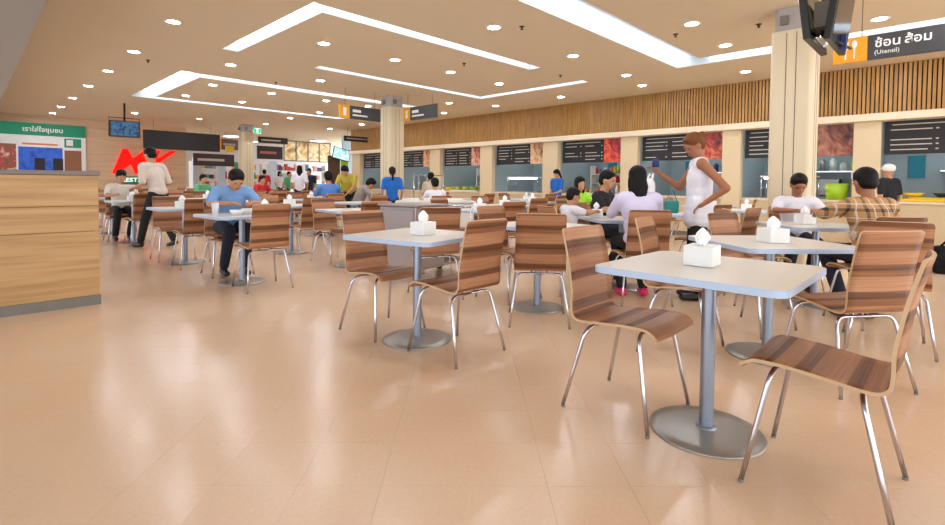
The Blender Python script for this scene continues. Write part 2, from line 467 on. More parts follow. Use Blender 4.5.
# ---- stall wall: fascia of upright slats over a ledge, piers between the stalls
mb = MB(); mb.b2(XW + .05, XW + .2, -5.5, 17.7, 2.3, ZC - .002, M_slatback)
wr = tag(mb.build('wall_right'), 'timber slatted fascia above the row of food stalls', kind='structure')
PITCH = 0.06
mb = MB(); mb.box((0, 0, 0), (.045, .041, ZC - 2.385), M_slat); slat_me = mb.mesh('slat')
for k in range(300):
    link('slat', slat_me, wr, (XW + .025, 17.66 - k * PITCH, (ZC + 2.38) / 2 - .002))
mb = MB()
for k in range(300, 385): mb.box((XW + .025, 17.66 - k * PITCH, (ZC + 2.38) / 2 - .002), (.045, .041, ZC - 2.385), M_slat)
tag(mb.build('slat_rest', wr), kind='stuff')
mb = MB(); mb.b2(XW - .08, XW + .22, -5.5, 17.75, 2.25, 2.376, M_ledge, .008); mb.build('ledge', wr)
piers = [(-3.25, -2.9), (-1.05, -.68)] if False else []
piers = [(-1.65, -1.28), (.97, 1.35), (3.18, 3.53), (5.39, 5.82), (7.63, 8.12), (9.99, 10.47), (12.32, 12.83), (14.66, 15.1), (17.1, 17.65)]
for (a, b) in piers:
    mb = MB(); mb.b2(XW + .04, XW + .2, a, b, 0, 2.249, M_pier, .006); mb.build('pier', wr)
# back shell of the stalls
mb = MB(); mb.b2(13.3, 13.4, -5.5, 17.7, 0, ZC, M_stallwall)
tag(mb.build('wall_stalls'), 'blue grey tiled wall at the back of the food stalls', kind='structure')
mb = MB(); mb.b2(XW + .22, 13.3, -5.5, 17.65, 2.45, 2.5, M_white)
tag(mb.build('trim_3'), 'low ceiling over the food stalls', kind='structure')
for k, (a, b) in enumerate(piers):
    mb = MB(); ym = (a + b) / 2; mb.b2(XW + .2, 13.3, ym - .05, ym + .05, 0, 2.45, M_stallwall)
    tag(mb.build('wall_partition'), 'partition wall between two food stalls', kind='structure')

# ---- back wall with the restaurant logo, beyond it the mall
mb = MB(); mb.b2(-7, 6.05, YB, YB + .2, 0, ZC, M_backwall)
wb = tag(mb.build('wall_back'), 'beige panelled wall behind the left seating', kind='structure')
mb = MB(); mb.b2(-7, 6.05, YB - .03, YB, 0, .12, M_plinth)
tag(mb.build('baseboard_back'), 'grey skirting along the beige back wall', kind='structure')

# ---- pillars
def pillar(x, y, lab):
    root = empty('pillar', (x, y, 0)); tag(root, lab, None, None, 'structure')
    s = .215
    mb = MB(); mb.prism(rrect(2 * s, 2 * s, .05), 0, 2.93, M_pillar); mb.build('shaft', root)
    mb = MB(); mb.prism(rrect(2 * s - .05, 2 * s - .05, .05), 2.93, ZC - .002, M_cap_grey); mb.build('head', root)
    for sx, sy in ((-1, 0), (0, -1), (1, 0), (0, 1)):
        for q in (-.05, .05):
            mb = MB()
            if sx: mb.b2(sx * s - .002, sx * s + .002, q - .004, q + .004, .1, 2.9, M_groove)
            else: mb.b2(q - .004, q + .004, sy * s - .002, sy * s + .002, .1, 2.9, M_groove)
            mb.build('groove', root)
    mb = MB(); mb.b2(-s - .03, -s + .03, .04, .12, 3.0, 3.1, M_plinth); mb.b2(-.12, -.04, -s - .03, -s + .03, 3.0, 3.1, M_plinth); mb.build('bracket', root)
    mb = MB(); mb.prism(rrect(2 * s + .03, 2 * s + .03, .055), 0, .1, M_plinth); mb.build('skirting', root)
pillar(6.95, 1.43, 'square cream pillar with two fine grooves behind the hanging televisions')
pillar(7.3, 9.9, 'square cream pillar between two hanging food signs')
pillar(7.3, 18.9, 'square cream pillar next to the green exit sign')

def rot_to(d):
    return Vector((0, 0, 1)).rotation_difference(Vector(d).normalized()).to_matrix()

def add_cap(mb, p0, p1, r0, r1, m, sub=2):
    p0, p1 = Vector(p0), Vector(p1)
    mb.ball(p0, r0, m, sub); mb.ball(p1, r1, m, sub)
    mb.tube([p0, p1], r0, m, 12, True, r1)

def remesh(mb, voxel, name, smooth=3):
    me = mb.mesh(name + '_raw'); o = bpy.data.objects.new(name, me); COL.objects.link(o)
    md = o.modifiers.new('r', 'REMESH'); md.mode = 'VOXEL'; md.voxel_size = voxel; md.use_smooth_shade = True
    ms = o.modifiers.new('s', 'SMOOTH'); ms.factor = .5; ms.iterations = smooth
    dg = bpy.context.evaluated_depsgraph_get()
    out = bpy.data.meshes.new_from_object(o.evaluated_get(dg)); out.name = name
    bpy.data.objects.remove(o); bpy.data.meshes.remove(me)
    out.materials.clear()
    for m in mb.mats: out.materials.append(m)
    return out

# ================================================================== FURNITURE
def catmull(pts, n):
    out = []
    P = [pts[0]] + list(pts) + [pts[-1]]
    for i in range(1, len(P) - 2):
        for k in range(n):
            t = k / n
            q = []
            for c in range(len(P[0])):
                a, b, c_, d = P[i - 1][c], P[i][c], P[i + 1][c], P[i + 2][c]
                q.append(.5 * (2 * b + (c_ - a) * t + (2 * a - 5 * b + 4 * c_ - d) * t * t + (3 * b - a - 3 * c_ + d) * t ** 3))
            out.append(tuple(q))
    out.append(tuple(pts[-1]))
    return out

PROF = [(.232, .415), (.218, .437), (.18, .452), (.08, .452), (-.04, .441), (-.13, .432), (-.178, .436), (-.206, .462), (-.220, .515), (-.232, .60), (-.256, .74), (-.292, .885)]
def shell_meshes():
    pr = catmull(PROF, 4)
    s = [0.0]
    for a, b in zip(pr, pr[1:]): s.append(s[-1] + math.hypot(b[0] - a[0], b[1] - a[1]))
    L = s[-1]; cut = min(range(len(pr)), key=lambda i: abs(pr[i][0] + .206) + abs(pr[i][1] - .462))
    # extra samples close to both ends for the rounded corners
    NU = 9; T = .012
    def hw(d):
        base = .212 - .02 * min(1, d / L * 1.3)
        r = .022
        e = min(d, L - d)
        if e < r: base -= r - sqrt(max(0, r * r - (r - e) ** 2))
        return base
    def at(d):
        d = max(0, min(L, d))
        i = max(k for k in range(len(s)) if s[k] <= d + 1e-9); i = min(i, len(s) - 2)
        t = (d - s[i]) / (s[i + 1] - s[i])
        y = pr[i][0] + (pr[i + 1][0] - pr[i][0]) * t; z = pr[i][1] + (pr[i + 1][1] - pr[i][1]) * t
        tx, tz = pr[i + 1][0] - pr[i][0], pr[i + 1][1] - pr[i][1]; l = math.hypot(tx, tz)
        return y, z, (tz / l, -tx / l)     # normal: up on the seat, forward on the back
    ds = sorted(set([0, .003, .008, .015, .023] + [L - v for v in (0, .003, .008, .015, .023)] + [v for v in s if .05 < v < L - .05]))
    def make(name, d0, d1, rim0, rim1):
        bm = bmesh.new(); uvl = bm.loops.layers.uv.new('UVMap')
        rows = [d for d in ds if d0 - 1e-6 <= d <= d1 + 1e-6]
        top, bot, uv = [], [], {}
        for d in rows:
            y, z, n = at(d); w = hw(d); ra, rb = [], []
            for k in range(NU):
                x = -w + 2 * w * k / (NU - 1)
                bend = .018 * (x / .2) ** 2 * max(0, min(1, (d - s[cut]) / .12))
                yy, zz = y + bend, z + .006 * (x / .2) ** 2 * max(0, 1 - d / s[cut])
                a = bm.verts.new((x, yy, zz)); b = bm.verts.new((x, yy + n[0] * T, zz + n[1] * T) if True else None)
                uv[a] = uv[b] = (x, d); ra.append(b); rb.append(a)
            top.append(ra); bot.append(rb)
        def face(vs, mi, sm):
            f = bm.faces.new(vs); f.material_index = mi; f.smooth = sm
            for l in f.loops: l[uvl].uv = uv[l.vert]
        R = len(rows)
        for i in range(R - 1):
            for k in range(NU - 1):
                face((top[i][k], top[i][k + 1], top[i + 1][k + 1], top[i + 1][k]), 0, True)
                face((bot[i][k], bot[i + 1][k], bot[i + 1][k + 1], bot[i][k + 1]), 0, True)
            face((top[i][0], top[i + 1][0], bot[i + 1][0], bot[i][0]), 1, False)
            face((top[i][-1], bot[i][-1], bot[i + 1][-1], top[i + 1][-1]), 1, False)
        for i, flip in ((0, 0), (R - 1, 1)):
            for k in range(NU - 1):
                q = (top[i][k], bot[i][k], bot[i][k + 1], top[i][k + 1])
                face(q[::-1] if flip else q, 1, False)
        bmesh.ops.recalc_face_normals(bm, faces=bm.faces)
        me = bpy.data.meshes.new(name); bm.to_mesh(me); bm.free()
        me.materials.append(M_veneer); me.materials.append(M_ply)
        return me
    return make('seat', 0, s[cut], 1, 0), make('backrest', s[cut], L, 0, 1)
SEAT_ME, BACK_ME = shell_meshes()

def leg_mesh(sx, front):
    yt = .135 if front else -.125
    yf = .215 if front else -.225
    zt = .425 if front else .405
    top = Vector((sx * .175, yt, zt)); foot = Vector((sx * .230, yf, .012))
    pts = [Vector((0.0 * sx, yt, zt)), Vector((sx * .12, yt, zt))]
    # bend of the tube
    d = (foot - top).normalized()
    p0 = Vector((sx * .125, yt, zt)); p1 = Vector((sx * .178, yt + (.004 if front else -.004), zt)); p2 = p1 + d * .06
    for k in range(1, 7):
        t = k / 6; pts.append(p0 * (1 - t) ** 2 + p1 * 2 * t * (1 - t) + p2 * t * t)
    pts.append(p2 + (foot - p2) * .5); pts.append(foot)
    mb = MB(); mb.tube(pts, .0095, M_chrome, 8)
    return mb.mesh('leg'), foot
LEGS = [leg_mesh(sx, fr) for fr in (True, False) for sx in (-1, 1)]
mb = MB(); mb.lathe([(0, 0), (.0094, 0), (.0100, .003), (.0098, .011), (0, .011)], M_cap, 10); CAP_ME = mb.mesh('foot_cap')
mb = MB(); mb.tube([(-.06, .135, .425), (-.06, 0, .425), (-.06, -.125, .405)], .008, M_chrome, 6); mb.tube([(.06, .135, .425), (.06, 0, .425), (.06, -.125, .405)], .008, M_chrome, 6); RAIL_ME = mb.mesh('seat_rail')

TABLES = []
def clear_of_bases(x, y, face):
    f = radians(face); fx, fy = cos(f), sin(f)
    for _ in range(60):
        feet = [(x + fx * ly + fy * lx, y + fy * ly - fx * lx) for lx in (-.230, .230) for ly in (.215, -.225)]
        if all(math.hypot(a - tx, b - ty) > .258 for a, b in feet for tx, ty in TABLES): break
        x -= fx * .006; y -= fy * .006
    return x, y
def chair(x, y, face, lab, group='striped bentwood chairs', detail=True):
    """face = compass of the sitter's view in degrees, 0 towards the stalls (+X), 90 along +Y"""
    x, y = clear_of_bases(x, y, face)
    root = empty('dining_chair', (x, y, 0), radians(face - 90)); tag(root, lab, 'chair', group)
    link('seat', SEAT_ME, root); link('backrest', BACK_ME, root)
    for me, foot in LEGS:
        l = link('leg', me, root)
        if detail: link('foot_cap', CAP_ME, l, (foot.x, foot.y, 0))
    if detail: link('seat_rail', RAIL_ME, root)
    return root

TW = .76
def table_meshes():
    o = rrect(TW, TW, .06, 6)
    a = MB(); a.prism([(x * .992, y * .992) for x, y in o], .7215, .75, M_top)
    e = MB(); n = len(o)
    o2 = [(x * .990, y * .990) for x, y in o]; o1 = [(x * 1.002, y * 1.002) for x, y in o]
    mi = e._mi(M_edge)
    rings = [[e.bm.verts.new((x, y, z)) for x, y in oo] for oo, z in ((o2, .720), (o1, .722), (o1, .7475), (o2, .7495))]
    for A, B in zip(rings, rings[1:]):
        for j in range(n): f = e.bm.faces.new((A[j], A[(j + 1) % n], B[(j + 1) % n], B[j])); f.material_index = mi; f.smooth = False
    p = MB(); p.lathe([(.03, .012), (.03, .71)], M_steel, 20); p.lathe([(.044, .014), (.044, .022), (.031, .03)], M_steel, 20)
    b = MB(); b.lathe([(0, 0), (.24, 0), (.242, .004), (.238, .009), (.18, .014), (.08, .019), (0, .021)], M_base, 40)
    m = MB(); m.box((0, 0, .714), (.3, .3, .012), M_base); m.box((0, 0, .705), (.04, .5, .01), M_base)
    return [(k, v.mesh(k)) for k, v in (('tabletop', a), ('edge_band', e), ('pole', p), ('base_disc', b), ('mounting_plate', m))]
TABLE_ME = table_meshes()
def table(x, y, rot, lab, group='white cafe tables'):
    TABLES.append((x, y))
    root = empty('cafe_table', (x, y, 0), radians(rot)); tag(root, lab, 'table', group)
    for k, me in TABLE_ME: link(k, me, root)
    return root

def tissue_meshes():
    b = MB(); b.box((0, 0, .046), (.135, .125, .09), M_paper, bev=.004)
    sl = MB(); sl.box((0, 0, .0915), (.075, .02, .001), M_plinth)
    t = MB(); rnd = random.Random(3); rings = []
    N = 14
    for (rx, ry, z) in ((.03, .008, .088), (.036, .02, .108), (.034, .028, .125), (.024, .02, .145), (.008, .006, .168)):
        rings.append([t.bm.verts.new((rx * cos(2 * pi * k / N) * (1 + .25 * (k % 2)) + rnd.uniform(-.003, .003), ry * sin(2 * pi * k / N) * (1 + .25 * (k % 2)), z + rnd.uniform(-.004, .004))) for k in range(N)])
    mi = t._mi(M_tissue)
    for A, B in zip(rings, rings[1:]):
        for k in range(N): f = t.bm.faces.new((A[k], A[(k + 1) % N], B[(k + 1) % N], B[k])); f.material_index = mi
    t.bm.faces.new(rings[-1])
    return [('carton', b.mesh('carton')), ('slot', sl.mesh('slot')), ('tissue', t.mesh('tissue'))]
TISSUE_ME = tissue_meshes()
def tissue_box(x, y, rot, lab, z=.75):
    root = empty('tissue_box', (x, y, z + .0005), radians(rot)); tag(root, lab, 'tissue box', 'tissue boxes on the tables')
    for k, me in TISSUE_ME: link(k, me, root)

# ---- foreground and middle tables (positions measured on the floor)
table(2.33, .785, 0, 'white square table with tissue box between the two foreground chairs')
tissue_box(2.33, .82, 4, 'white tissue box on the foreground table')
chair(2.305, 1.14, -90, 'striped chair at foreground table with its back to the trolley-side table')
chair(2.25, .335, 90, 'striped chair at foreground table facing towards the trolley-side table')
table(2.23, 2.72, 12, 'white square table standing alone in front of the stainless trolley')
tissue_box(2.23, 2.66, 10, 'white tissue box on the table before the stainless trolley')
chair(2.26, 2.35, 92, 'striped chair with its back to the foreground table, at the trolley-side table')
chair(2.2, 3.04, -88, 'striped chair at the trolley-side table, between table and trolley')
table(3.68, .87, -42, 'white square table turned on the diagonal behind the foreground table')
tissue_box(3.62, .84, -38, 'white tissue box on the table turned on the diagonal')
chair(3.52, .47, 53, 'striped chair with wide back towards the aisle at the diagonal table')
chair(3.40, 1.14, -82, 'striped chair tucked beneath the left corner of the diagonal table')
chair(4.3, 1.13, -106, 'striped chair at the far side of the diagonal table')
table(5.62, .95, -47, 'white square table between the boy and the man in plaid')
tissue_box(5.62, 1.04, -40, 'white tissue box on the table between boy and man in plaid')
chair(4.5, .33, 10, 'striped chair behind the wide-backed chair, nearer the stalls')
chair(5.15, .48, 43, 'striped chair with the man in plaid sitting on it')
chair(5.78, 1.78, 84, 'striped chair left of the boy')
chair(5.28, 1.36, -62, 'orange brown striped chair just in front of the boy')
chair(6.24, 1.25, -154, 'striped chair with the boy sitting on it')
table(3.58, 2.68, -8, 'white square table behind the pinkish chair with straight back')
chair(3.25, 2.42, 40, 'pinkish striped chair with straight back, seat turned to the stalls')
chair(3.7, 3.07, -93, 'striped chair behind the pinkish chair, facing back at it')
chair(3.22, 3.66, 60, 'striped chair behind the pinkish chair, facing the tray station')
table(4.98, 2.6, -40, 'white square table where the child and the woman in lavender sit')
tissue_box(4.82, 2.82, 20, 'white tissue box beside the small child')
chair(4.51, 2.16, 44, 'striped chair with the woman in lavender sitting on it')
chair(4.40, 2.9, -25, 'striped chair with the small child sitting on it')
chair(5.4, 3.12, -85, 'striped chair with the man in black sitting on it')

# ---- the man in the blue shirt and the left hand row
table(2.12, 5.62, 3, 'white square table where the man in the blue shirt eats')
chair(2.17, 5.24, 88, 'striped chair opposite the man in the blue shirt')
chair(2.2, 6.28, -92, 'striped chair with the man in the blue shirt sitting on it')
table(2.08, 7.5, 0, 'white square table behind the man in the blue shirt')
tissue_box(2.02, 7.4, 10, 'white tissue box on the table behind the man in the blue shirt')
chair(2.1, 7.12, 88, 'striped chair backing onto the man in the blue shirt')
chair(2.05, 7.95, -90, 'striped chair beyond the table behind the man in the blue shirt')
table(2.1, 10.55, 0, 'white square table beside the walking waiter')
tissue_box(2.05, 10.4, 0, 'white tissue box on the table beside the walking waiter')
chair(2.15, 10.15, 92, 'striped chair directly behind the walking waiter')
chair(2.02, 11.17, -90, 'striped chair with the seated worker in cream')

# ---- the rows further back
far = [(2.15, 12.7), (2.15, 14.7), (2.2, 16.8),
       (3.6, 5.75), (3.56, 7.45), (3.6, 9.4), (3.6, 11.3), (3.62, 13.2), (3.6, 15.2), (3.6, 17.2),
       (5.0, 4.75), (5.05, 7.9), (5.15, 9.8), (5.05, 11.7), (5.0, 13.6), (5.0, 15.6), (5.0, 17.6),
       (6.35, 2.72), (6.4, 5.5), (6.4, 11.3), (6.4, 13.3), (6.4, 15.3),
       (8.2, 2.3), (8.2, 4.3), (8.2, 6.3), (8.25, 8.3), (8.2, 12.2), (8.2, 14.2), (9.4, 3.2), (9.4, 5.2), (9.4, 7.4)]
rnd = random.Random(11)
ROWS = [(2.2, 'row behind the diner', 5), (3.6, 'trolley row', 2), (5.05, 'row after the trolley', 2), (6.4, 'row before the pillars', 0), (8.2, 'row beyond the pillars', 0), (9.4, 'row along the stalls', 0)]
ORD = ['first', 'second', 'third', 'fourth', 'fifth', 'sixth', 'seventh', 'eighth', 'ninth', 'tenth', 'eleventh']
count = {}
for i, (x, y) in enumerate(far):
    rx, rname, base = min(ROWS, key=lambda r: abs(r[0] - x))
    k = count.get(rname, base); count[rname] = k + 1
    where = ORD[k] + ' table of the ' + rname
    table(x, y, rnd.uniform(-6, 6), 'white square table among striped chairs, ' + where.replace(' table', ''), 'white tables in the far rows')
    if (x, y) == (5.15, 9.8): chair(5.2, 9.18, 85, 'striped chair with the mid blue shirted person sitting on it', 'striped chairs of far sitters', False)
    else: chair(x + rnd.uniform(-.08, .08), y - .43 + rnd.uniform(-.06, .02), 90 + rnd.uniform(-16, 10), 'striped chair facing the back wall, ' + where, 'striped chairs in the far rows', False)
    chair(x + rnd.uniform(-.08, .08), y + .43 + rnd.uniform(-.02, .08), -90 + rnd.uniform(-12, 12), 'striped chair facing from the back wall, ' + where, 'striped chairs in the far rows', False)
    if i % 2 == 0: tissue_box(x - .05, y - .05, rnd.uniform(-20, 20), 'white tissue box on the ' + where)

# ---- things on the man's table
def bowl(x, y, z, r, h, m, name, lab, cat, grp=None):
    mb = MB(); mb.lathe([(0, 0), (r * .55, 0), (r * .85, h * .45), (r, h), (r * .95, h), (r * .8, h * .5), (r * .5, .006), (0, .006)], m, 20)
    o = mb.build(name, None, (x, y, z)); tag(o, lab, cat, grp); return o
M_cup = mat('frosted_cup', (222, 226, 232), 0.3)
bowl(2.2, 5.62, .7505, .085, .06, M_paper, 'food_bowl', 'white bowl under the face of the man in blue', 'bowl')
bowl(2.02, 5.5, .7505, .07, .055, M_paper, 'food_bowl', 'white bowl beside the cup on the blue-shirted man\'s table', 'bowl')
mb = MB(); mb.lathe([(0, 0), (.028, 0), (.038, .13), (.036, .13), (.027, .005), (0, .005)], M_cup, 18)
tag(mb.build('drinking_cup', None, (1.86, 5.66, .7505)), 'tall frosted cup on the blue-shirted man\'s table', 'cup')
tissue_box(2.3, 5.45, 10, 'white tissue box on the table of the man in the blue shirt')

# ---- wooden service counter at the left
root = empty('service_counter', (.83, 5.47, 0)); tag(root, 'pale wood service counter with grey plinth and dark top', 'counter')
zs = [(.086, .658), (.661, .882), (.885, 1.15)]
for za, zb in zs:
    for xa, xb in ((-2.2, -.002), (-4.4, -2.205)):
        mb = MB(); mb.b2(xa, xb, 0, .025, za, zb, M_counter, .002); mb.build('front_panel', root)
mb = MB(); mb.b2(-.025, 0, .026, .6, .086, 1.15, M_counter, .002); mb.build('end_panel', root)
mb = MB(); mb.b2(-4.4, -.03, .03, .6, .086, 1.15, M_slatback); mb.build('carcass', root)
mb = MB(); mb.b2(-4.4, .004, -.006, .6, 0, .085, M_plinth); mb.build('plinth', root)
mb = MB(); mb.b2(-4.4, .01, -.012, .61, 1.152, 1.19, M_ctop, .004); mb.build('counter_top', root)

# ---- stainless tray trolley behind the second table
root = empty('tray_trolley', (3.72, 4.5, 0), radians(8)); tag(root, 'stainless steel tray trolley with tall closed sides and castors', 'trolley')
mb = MB(); mb.box((-.12, .0, .5), (.5, .56, .7), M_steelbox, bev=.012); mb.build('body', root)
mb = MB(); mb.box((-.12, -.284, .5), (.44, .012, .62), M_steelbox, bev=.004); mb.build('door', root)
mb = MB(); mb.box((-.376, 0, .5), (.012, .5, .62), M_steelbox, bev=.004); mb.build('side_panel', root)
mb = MB(); mb.box((.2, 0, .17), (1.0, .56, .025), M_steelbox, bev=.006); mb.box((.44, 0, .30), (.5, .52, .02), M_steelbox, bev=.005); mb.build('shelf', root)
mb = MB()
for sy in (-.25, .25): mb.tube([(.67, sy, .16), (.67, sy, .82)], .013, M_chrome, 8)
mb.tube([(.67, -.25, .82), (.67, .25, .82)], .013, M_chrome, 8); mb.tube([(.13, -.25, .8), (.67, -.25, .82)], .01, M_chrome, 8); mb.tube([(.13, .25, .8), (.67, .25, .82)], .01, M_chrome, 8)
mb.build('handle_frame', root)
mb = MB(); mb.box((-.12, 0, .862), (.54, .6, .022), M_steelbox, bev=.006); mb.build('lid', root)
for sx in (-.28, .62):
    for sy in (-.22, .22):
        w = MB(); w.tube([(sx, sy - .018, .05), (sx, sy + .018, .05)], .05, M_black, 16); w.box((sx, sy, .115), (.05, .045, .07), M_plinth); w.build('castor', root)
for k in range(3):
    t = MB(); t.box((0, 0, 0), (.4, .3, .02), M_white, bev=.006)
    o = t.build('serving_tray', None, (4.15, 4.56, .323 + .022 * k), radians(8)); tag(o, 'white serving tray in the pile on the trolley shelf', 'tray', 'trays on the trolley')

# ---- white tray return station behind the trolley
root = empty('tray_station', (5.55, 6.3, 0), radians(-40)); tag(root, 'long white tray return station behind the trolley', 'station')
mb = MB(); mb.box((0, 0, .42), (1.25, .5, .72), M_white, bev=.01); mb.build('cabinet', root)
mb = MB(); mb.box((0, 0, .80), (1.32, .56, .03), M_top, bev=.006); mb.build('station_top', root)
mb = MB(); mb.box((0, 0, .03), (1.15, .42, .06), M_plinth); mb.build('plinth', root)
for k, dx in enumerate((-.42, -.05, .32)):
    mb = MB(); mb.box((0, 0, .015), (.3, .22, .02), M_white, bev=.005); mb.box((0, 0, .035), (.28, .2, .018), M_paper, bev=.004)
    o = mb.build('plastic_tray', None, (5.55 + dx * cos(radians(-40)), 6.3 + dx * sin(radians(-40)), .811), radians(-40)); tag(o, 'shallow white tray left on the return station', 'tray', 'trays on the return station')

# wire rack trolleys by the middle pillar
def wire_rack(x, y, rz, lab):
    root = empty('wire_rack', (x, y, 0), rz); tag(root, lab, 'rack', 'wire racks by the middle pillar')
    for sx in (-.3, .3):
        for sy in (-.2, .2):
            mb = MB(); mb.tube([(sx, sy, 0), (sx, sy, 1.33)], .014, M_chrome, 6); mb.build('post', root)
    for z in (.25, .6, .95, 1.3):
        mb = MB()
        for k in range(7): mb.tube([(-.3 + .1 * k, -.2, z), (-.3 + .1 * k, .2, z)], .006, M_chrome, 5)
        for sy in (-.2, 0, .2): mb.tube([(-.3, sy, z), (.3, sy, z)], .008, M_chrome, 5)
        mb.build('wire_shelf', root)
wire_rack(7.7, 9.0, radians(90), 'chrome wire rack standing right of the middle pillar')
wire_rack(8.4, 9.75, radians(70), 'chrome wire rack half hidden behind another rack')

# black bag on the floor at the right edge
root = empty('black_bag', (8.9, .02, 0), radians(20)); tag(root, 'black soft bag slumped on the floor before the stalls', 'bag')
mb = MB(); NY = mat('black_nylon', (24, 23, 26), .8, bump=.4, scale=12, spec=.2); mb.box((0, 0, .14), (.26, .46, .27), NY, bev=.05); mb.box((-.02, .03, .30), (.17, .36, .12), NY, bev=.04); mb.ball((-.1, -.02, .15), (.09, .17, .11), NY, 3)
link('bag_body', remesh(mb, .014, 'bag_body', 6), root)
mb = MB(); mb.tube([(-.05, -.12, .36), (-.08, -.06, .47), (-.08, .06, .47), (-.05, .14, .36)], .014, MATS['black_nylon'], 8); mb.build('strap', root)

# ================================================================== HANGING SIGNS AND SCREENS
def hang_rods(root, pts, z0, mat_=None):
    for (x, y) in pts:
        mb = MB(); mb.tube([(x, y, z0), (x, y, ZC - root.location.z)], .005, mat_ or M_plinth, 6); mb.build('hanger', root)

# big cutlery sign in front of the fascia, parallel to the stalls
root = empty('cutlery_sign', (6.8, 1.04, 2.47)); tag(root, 'hanging charcoal sign with orange fork and spoon panel and Thai lettering', 'sign')
mb = MB(); mb.b2(-.02, .02, -1.75, -.305, 0, .262, M_sign, .003); mb.build('board', root)
mb = MB(); mb.b2(-.021, .021, -.302, 0, -.002, .264, M_orange, .003); op = mb.build('orange_panel', root)
mb = MB()   # fork and spoon pictogram
for q in (-.018, 0, .018): mb.b2(-.025, -.0215, -.115 + q - .004, -.115 + q + .004, .15, .225, M_wlet)
mb.b2(-.025, -.0215, -.137, -.093, .135, .152, M_wlet); mb.b2(-.025, -.0215, -.122, -.108, .035, .14, M_wlet)
mb.b2(-.025, -.0215, -.197, -.183, .035, .16, M_wlet)
mb.ball((-.0235, -.19, .19), (.0018, .027, .042), M_wlet, 2)
mb.build('pictogram', op)
text_part('lettering', 'ช้อน', .12, (-.0225, -.36, .125), ROT_NX, M_wlet, root, width=.205, bold=.002)
text_part('lettering', 'ส้อม', .12, (-.0225, -.60, .125), ROT_NX, M_wlet, root, width=.205, bold=.002)
text_part('lettering', '(Utensil)', .062, (-.0225, -.36, .05), ROT_NX, M_wlet, root, width=.20)
hang_rods(root, [(0, -.25), (0, -1.2)], .262)

def small_sign(loc, axis, w, h, lab):
    root = empty('food_sign', loc); tag(root, lab, 'sign', None)
    def bx(a, b, z0, z1, t, m, name, par):
        mb = MB()
        if axis == 'X': mb.b2(a, b, -t, t, z0, z1, m)
        else: mb.b2(-t, t, -a, -b, z0, z1, m)
        return mb.build(name, par)
    bx(.26, w, 0, h, .02, M_sign, 'board', root)
    op = bx(0, .255, 0, h, .021, M_orange, 'orange_panel', root)
    bx(.09, .17, h * .2, h * .8, .024, M_wlet, 'pictogram', op)
    bx(.33, .33 + w * .2, h * .52, h * .74, .023, M_wlet, 'lettering', root)
    bx(.33, .33 + w * .36, h * .24, h * .36, .023, M_wlet, 'lettering', root)
    hang_rods(root, [(.15, 0), (w - .15, 0)] if axis == 'X' else [(0, -.15), (0, -w + .15)], h)
small_sign((5.74, 9.72, 2.53), 'X', 1.08, .29, 'hanging charcoal and orange sign left of the middle pillar')
small_sign((7.3, 9.44, 2.57), 'Y', 1.18, .3, 'hanging charcoal and orange sign right of the middle pillar')
mb = MB(); mb.b2(0, 1.15, -.02, .02, 0, .2, M_black, .004)
root = empty('notice_board', (9.95, 16.5, 2.67)); tag(root, 'narrow dark hanging board before the end of the fascia', 'sign')
link('board', mb.mesh('board'), root); hang_rods(root, [(.15, 0), (1.0, 0)], .2)
mb = MB(); mb.b2(.1, 1.05, -.024, -.02, .08, .13, mat('dim_lettering', (150, 140, 130))); mb.build('lettering', root)

# television pair hanging in front of the right pillar
M_screen_off = mat('dark_screen', (18, 20, 24), .12)
root = empty('hanging_televisions', (4.95, .82, 2.24)); tag(root, 'pair of black televisions hung back to back from the ceiling', 'television')
for sy, dx in ((1, 0.0), (-1, .1)):
    t = Matrix.Rotation(radians(-7 * sy), 4, 'X')
    mb = MB(); mb.box((dx, sy * .085, .25), (.7, .05, .46), M_black, mtx=t, bev=.006); tv = mb.build('housing', root)
    mb = MB(); mb.box((dx, sy * .085, .25), (.64, .056, .40), M_screen_off, mtx=t); mb.build('screen', tv)
mb = MB(); mb.tube([(0, 0, .1), (0, 0, ZC - 2.24)], .025, M_black, 10); mb.box((0, 0, .25), (.3, .1, .2), M_plinth); mb.build('ceiling_pole', root)
mb = MB(); mb.tube([(-.05, -.1, .03), (.25, -.1, .06), (.34, -.13, .05)], .012, M_black, 6); mb.box((.16, -.1, .07), (.05, .05, .12), mat('blue_plug', (34, 52, 110))); mb.build('cable', root)

# television at the left
root = empty('ceiling_television', (3.05, 16.2, 2.28)); tag(root, 'television hung on a pole before the beige wall, screen blue', 'television')
M_tvpic = picture_material('tv_picture', [(6, 14, 34), (10, 40, 84), (30, 100, 140), (14, 50, 100), (6, 20, 44)], 5, .2)
mb = MB(); mb.b2(-.34, .34, -.03, .04, 0, .44, M_black, .01); tv = mb.build('housing', root)
mb = MB(); mb.b2(-.31, .31, -.034, -.03, .04, .41, M_tvpic); mb.build('screen', tv)
mb = MB(); mb.tube([(0, .02, .44), (0, .02, ZC - 2.28)], .025, M_black, 8); mb.tube([(-.35, .02, .02), (-.35, .02, .52), (.35, .02, .52), (.35, .02, .02)], .012, M_black, 6); mb.build('bracket', root)

# wide black board hanging before the back wall
root = empty('black_display_board', (4.18, 19.5, 2.19)); tag(root, 'wide blank black board hanging over the far tables', 'board')
mb = MB(); mb.b2(0, 2.4, -.04, .04, 0, .63, M_blackmatt, .01); mb.build('panel', root)
hang_rods(root, [(.3, 0), (2.1, 0)], .63)

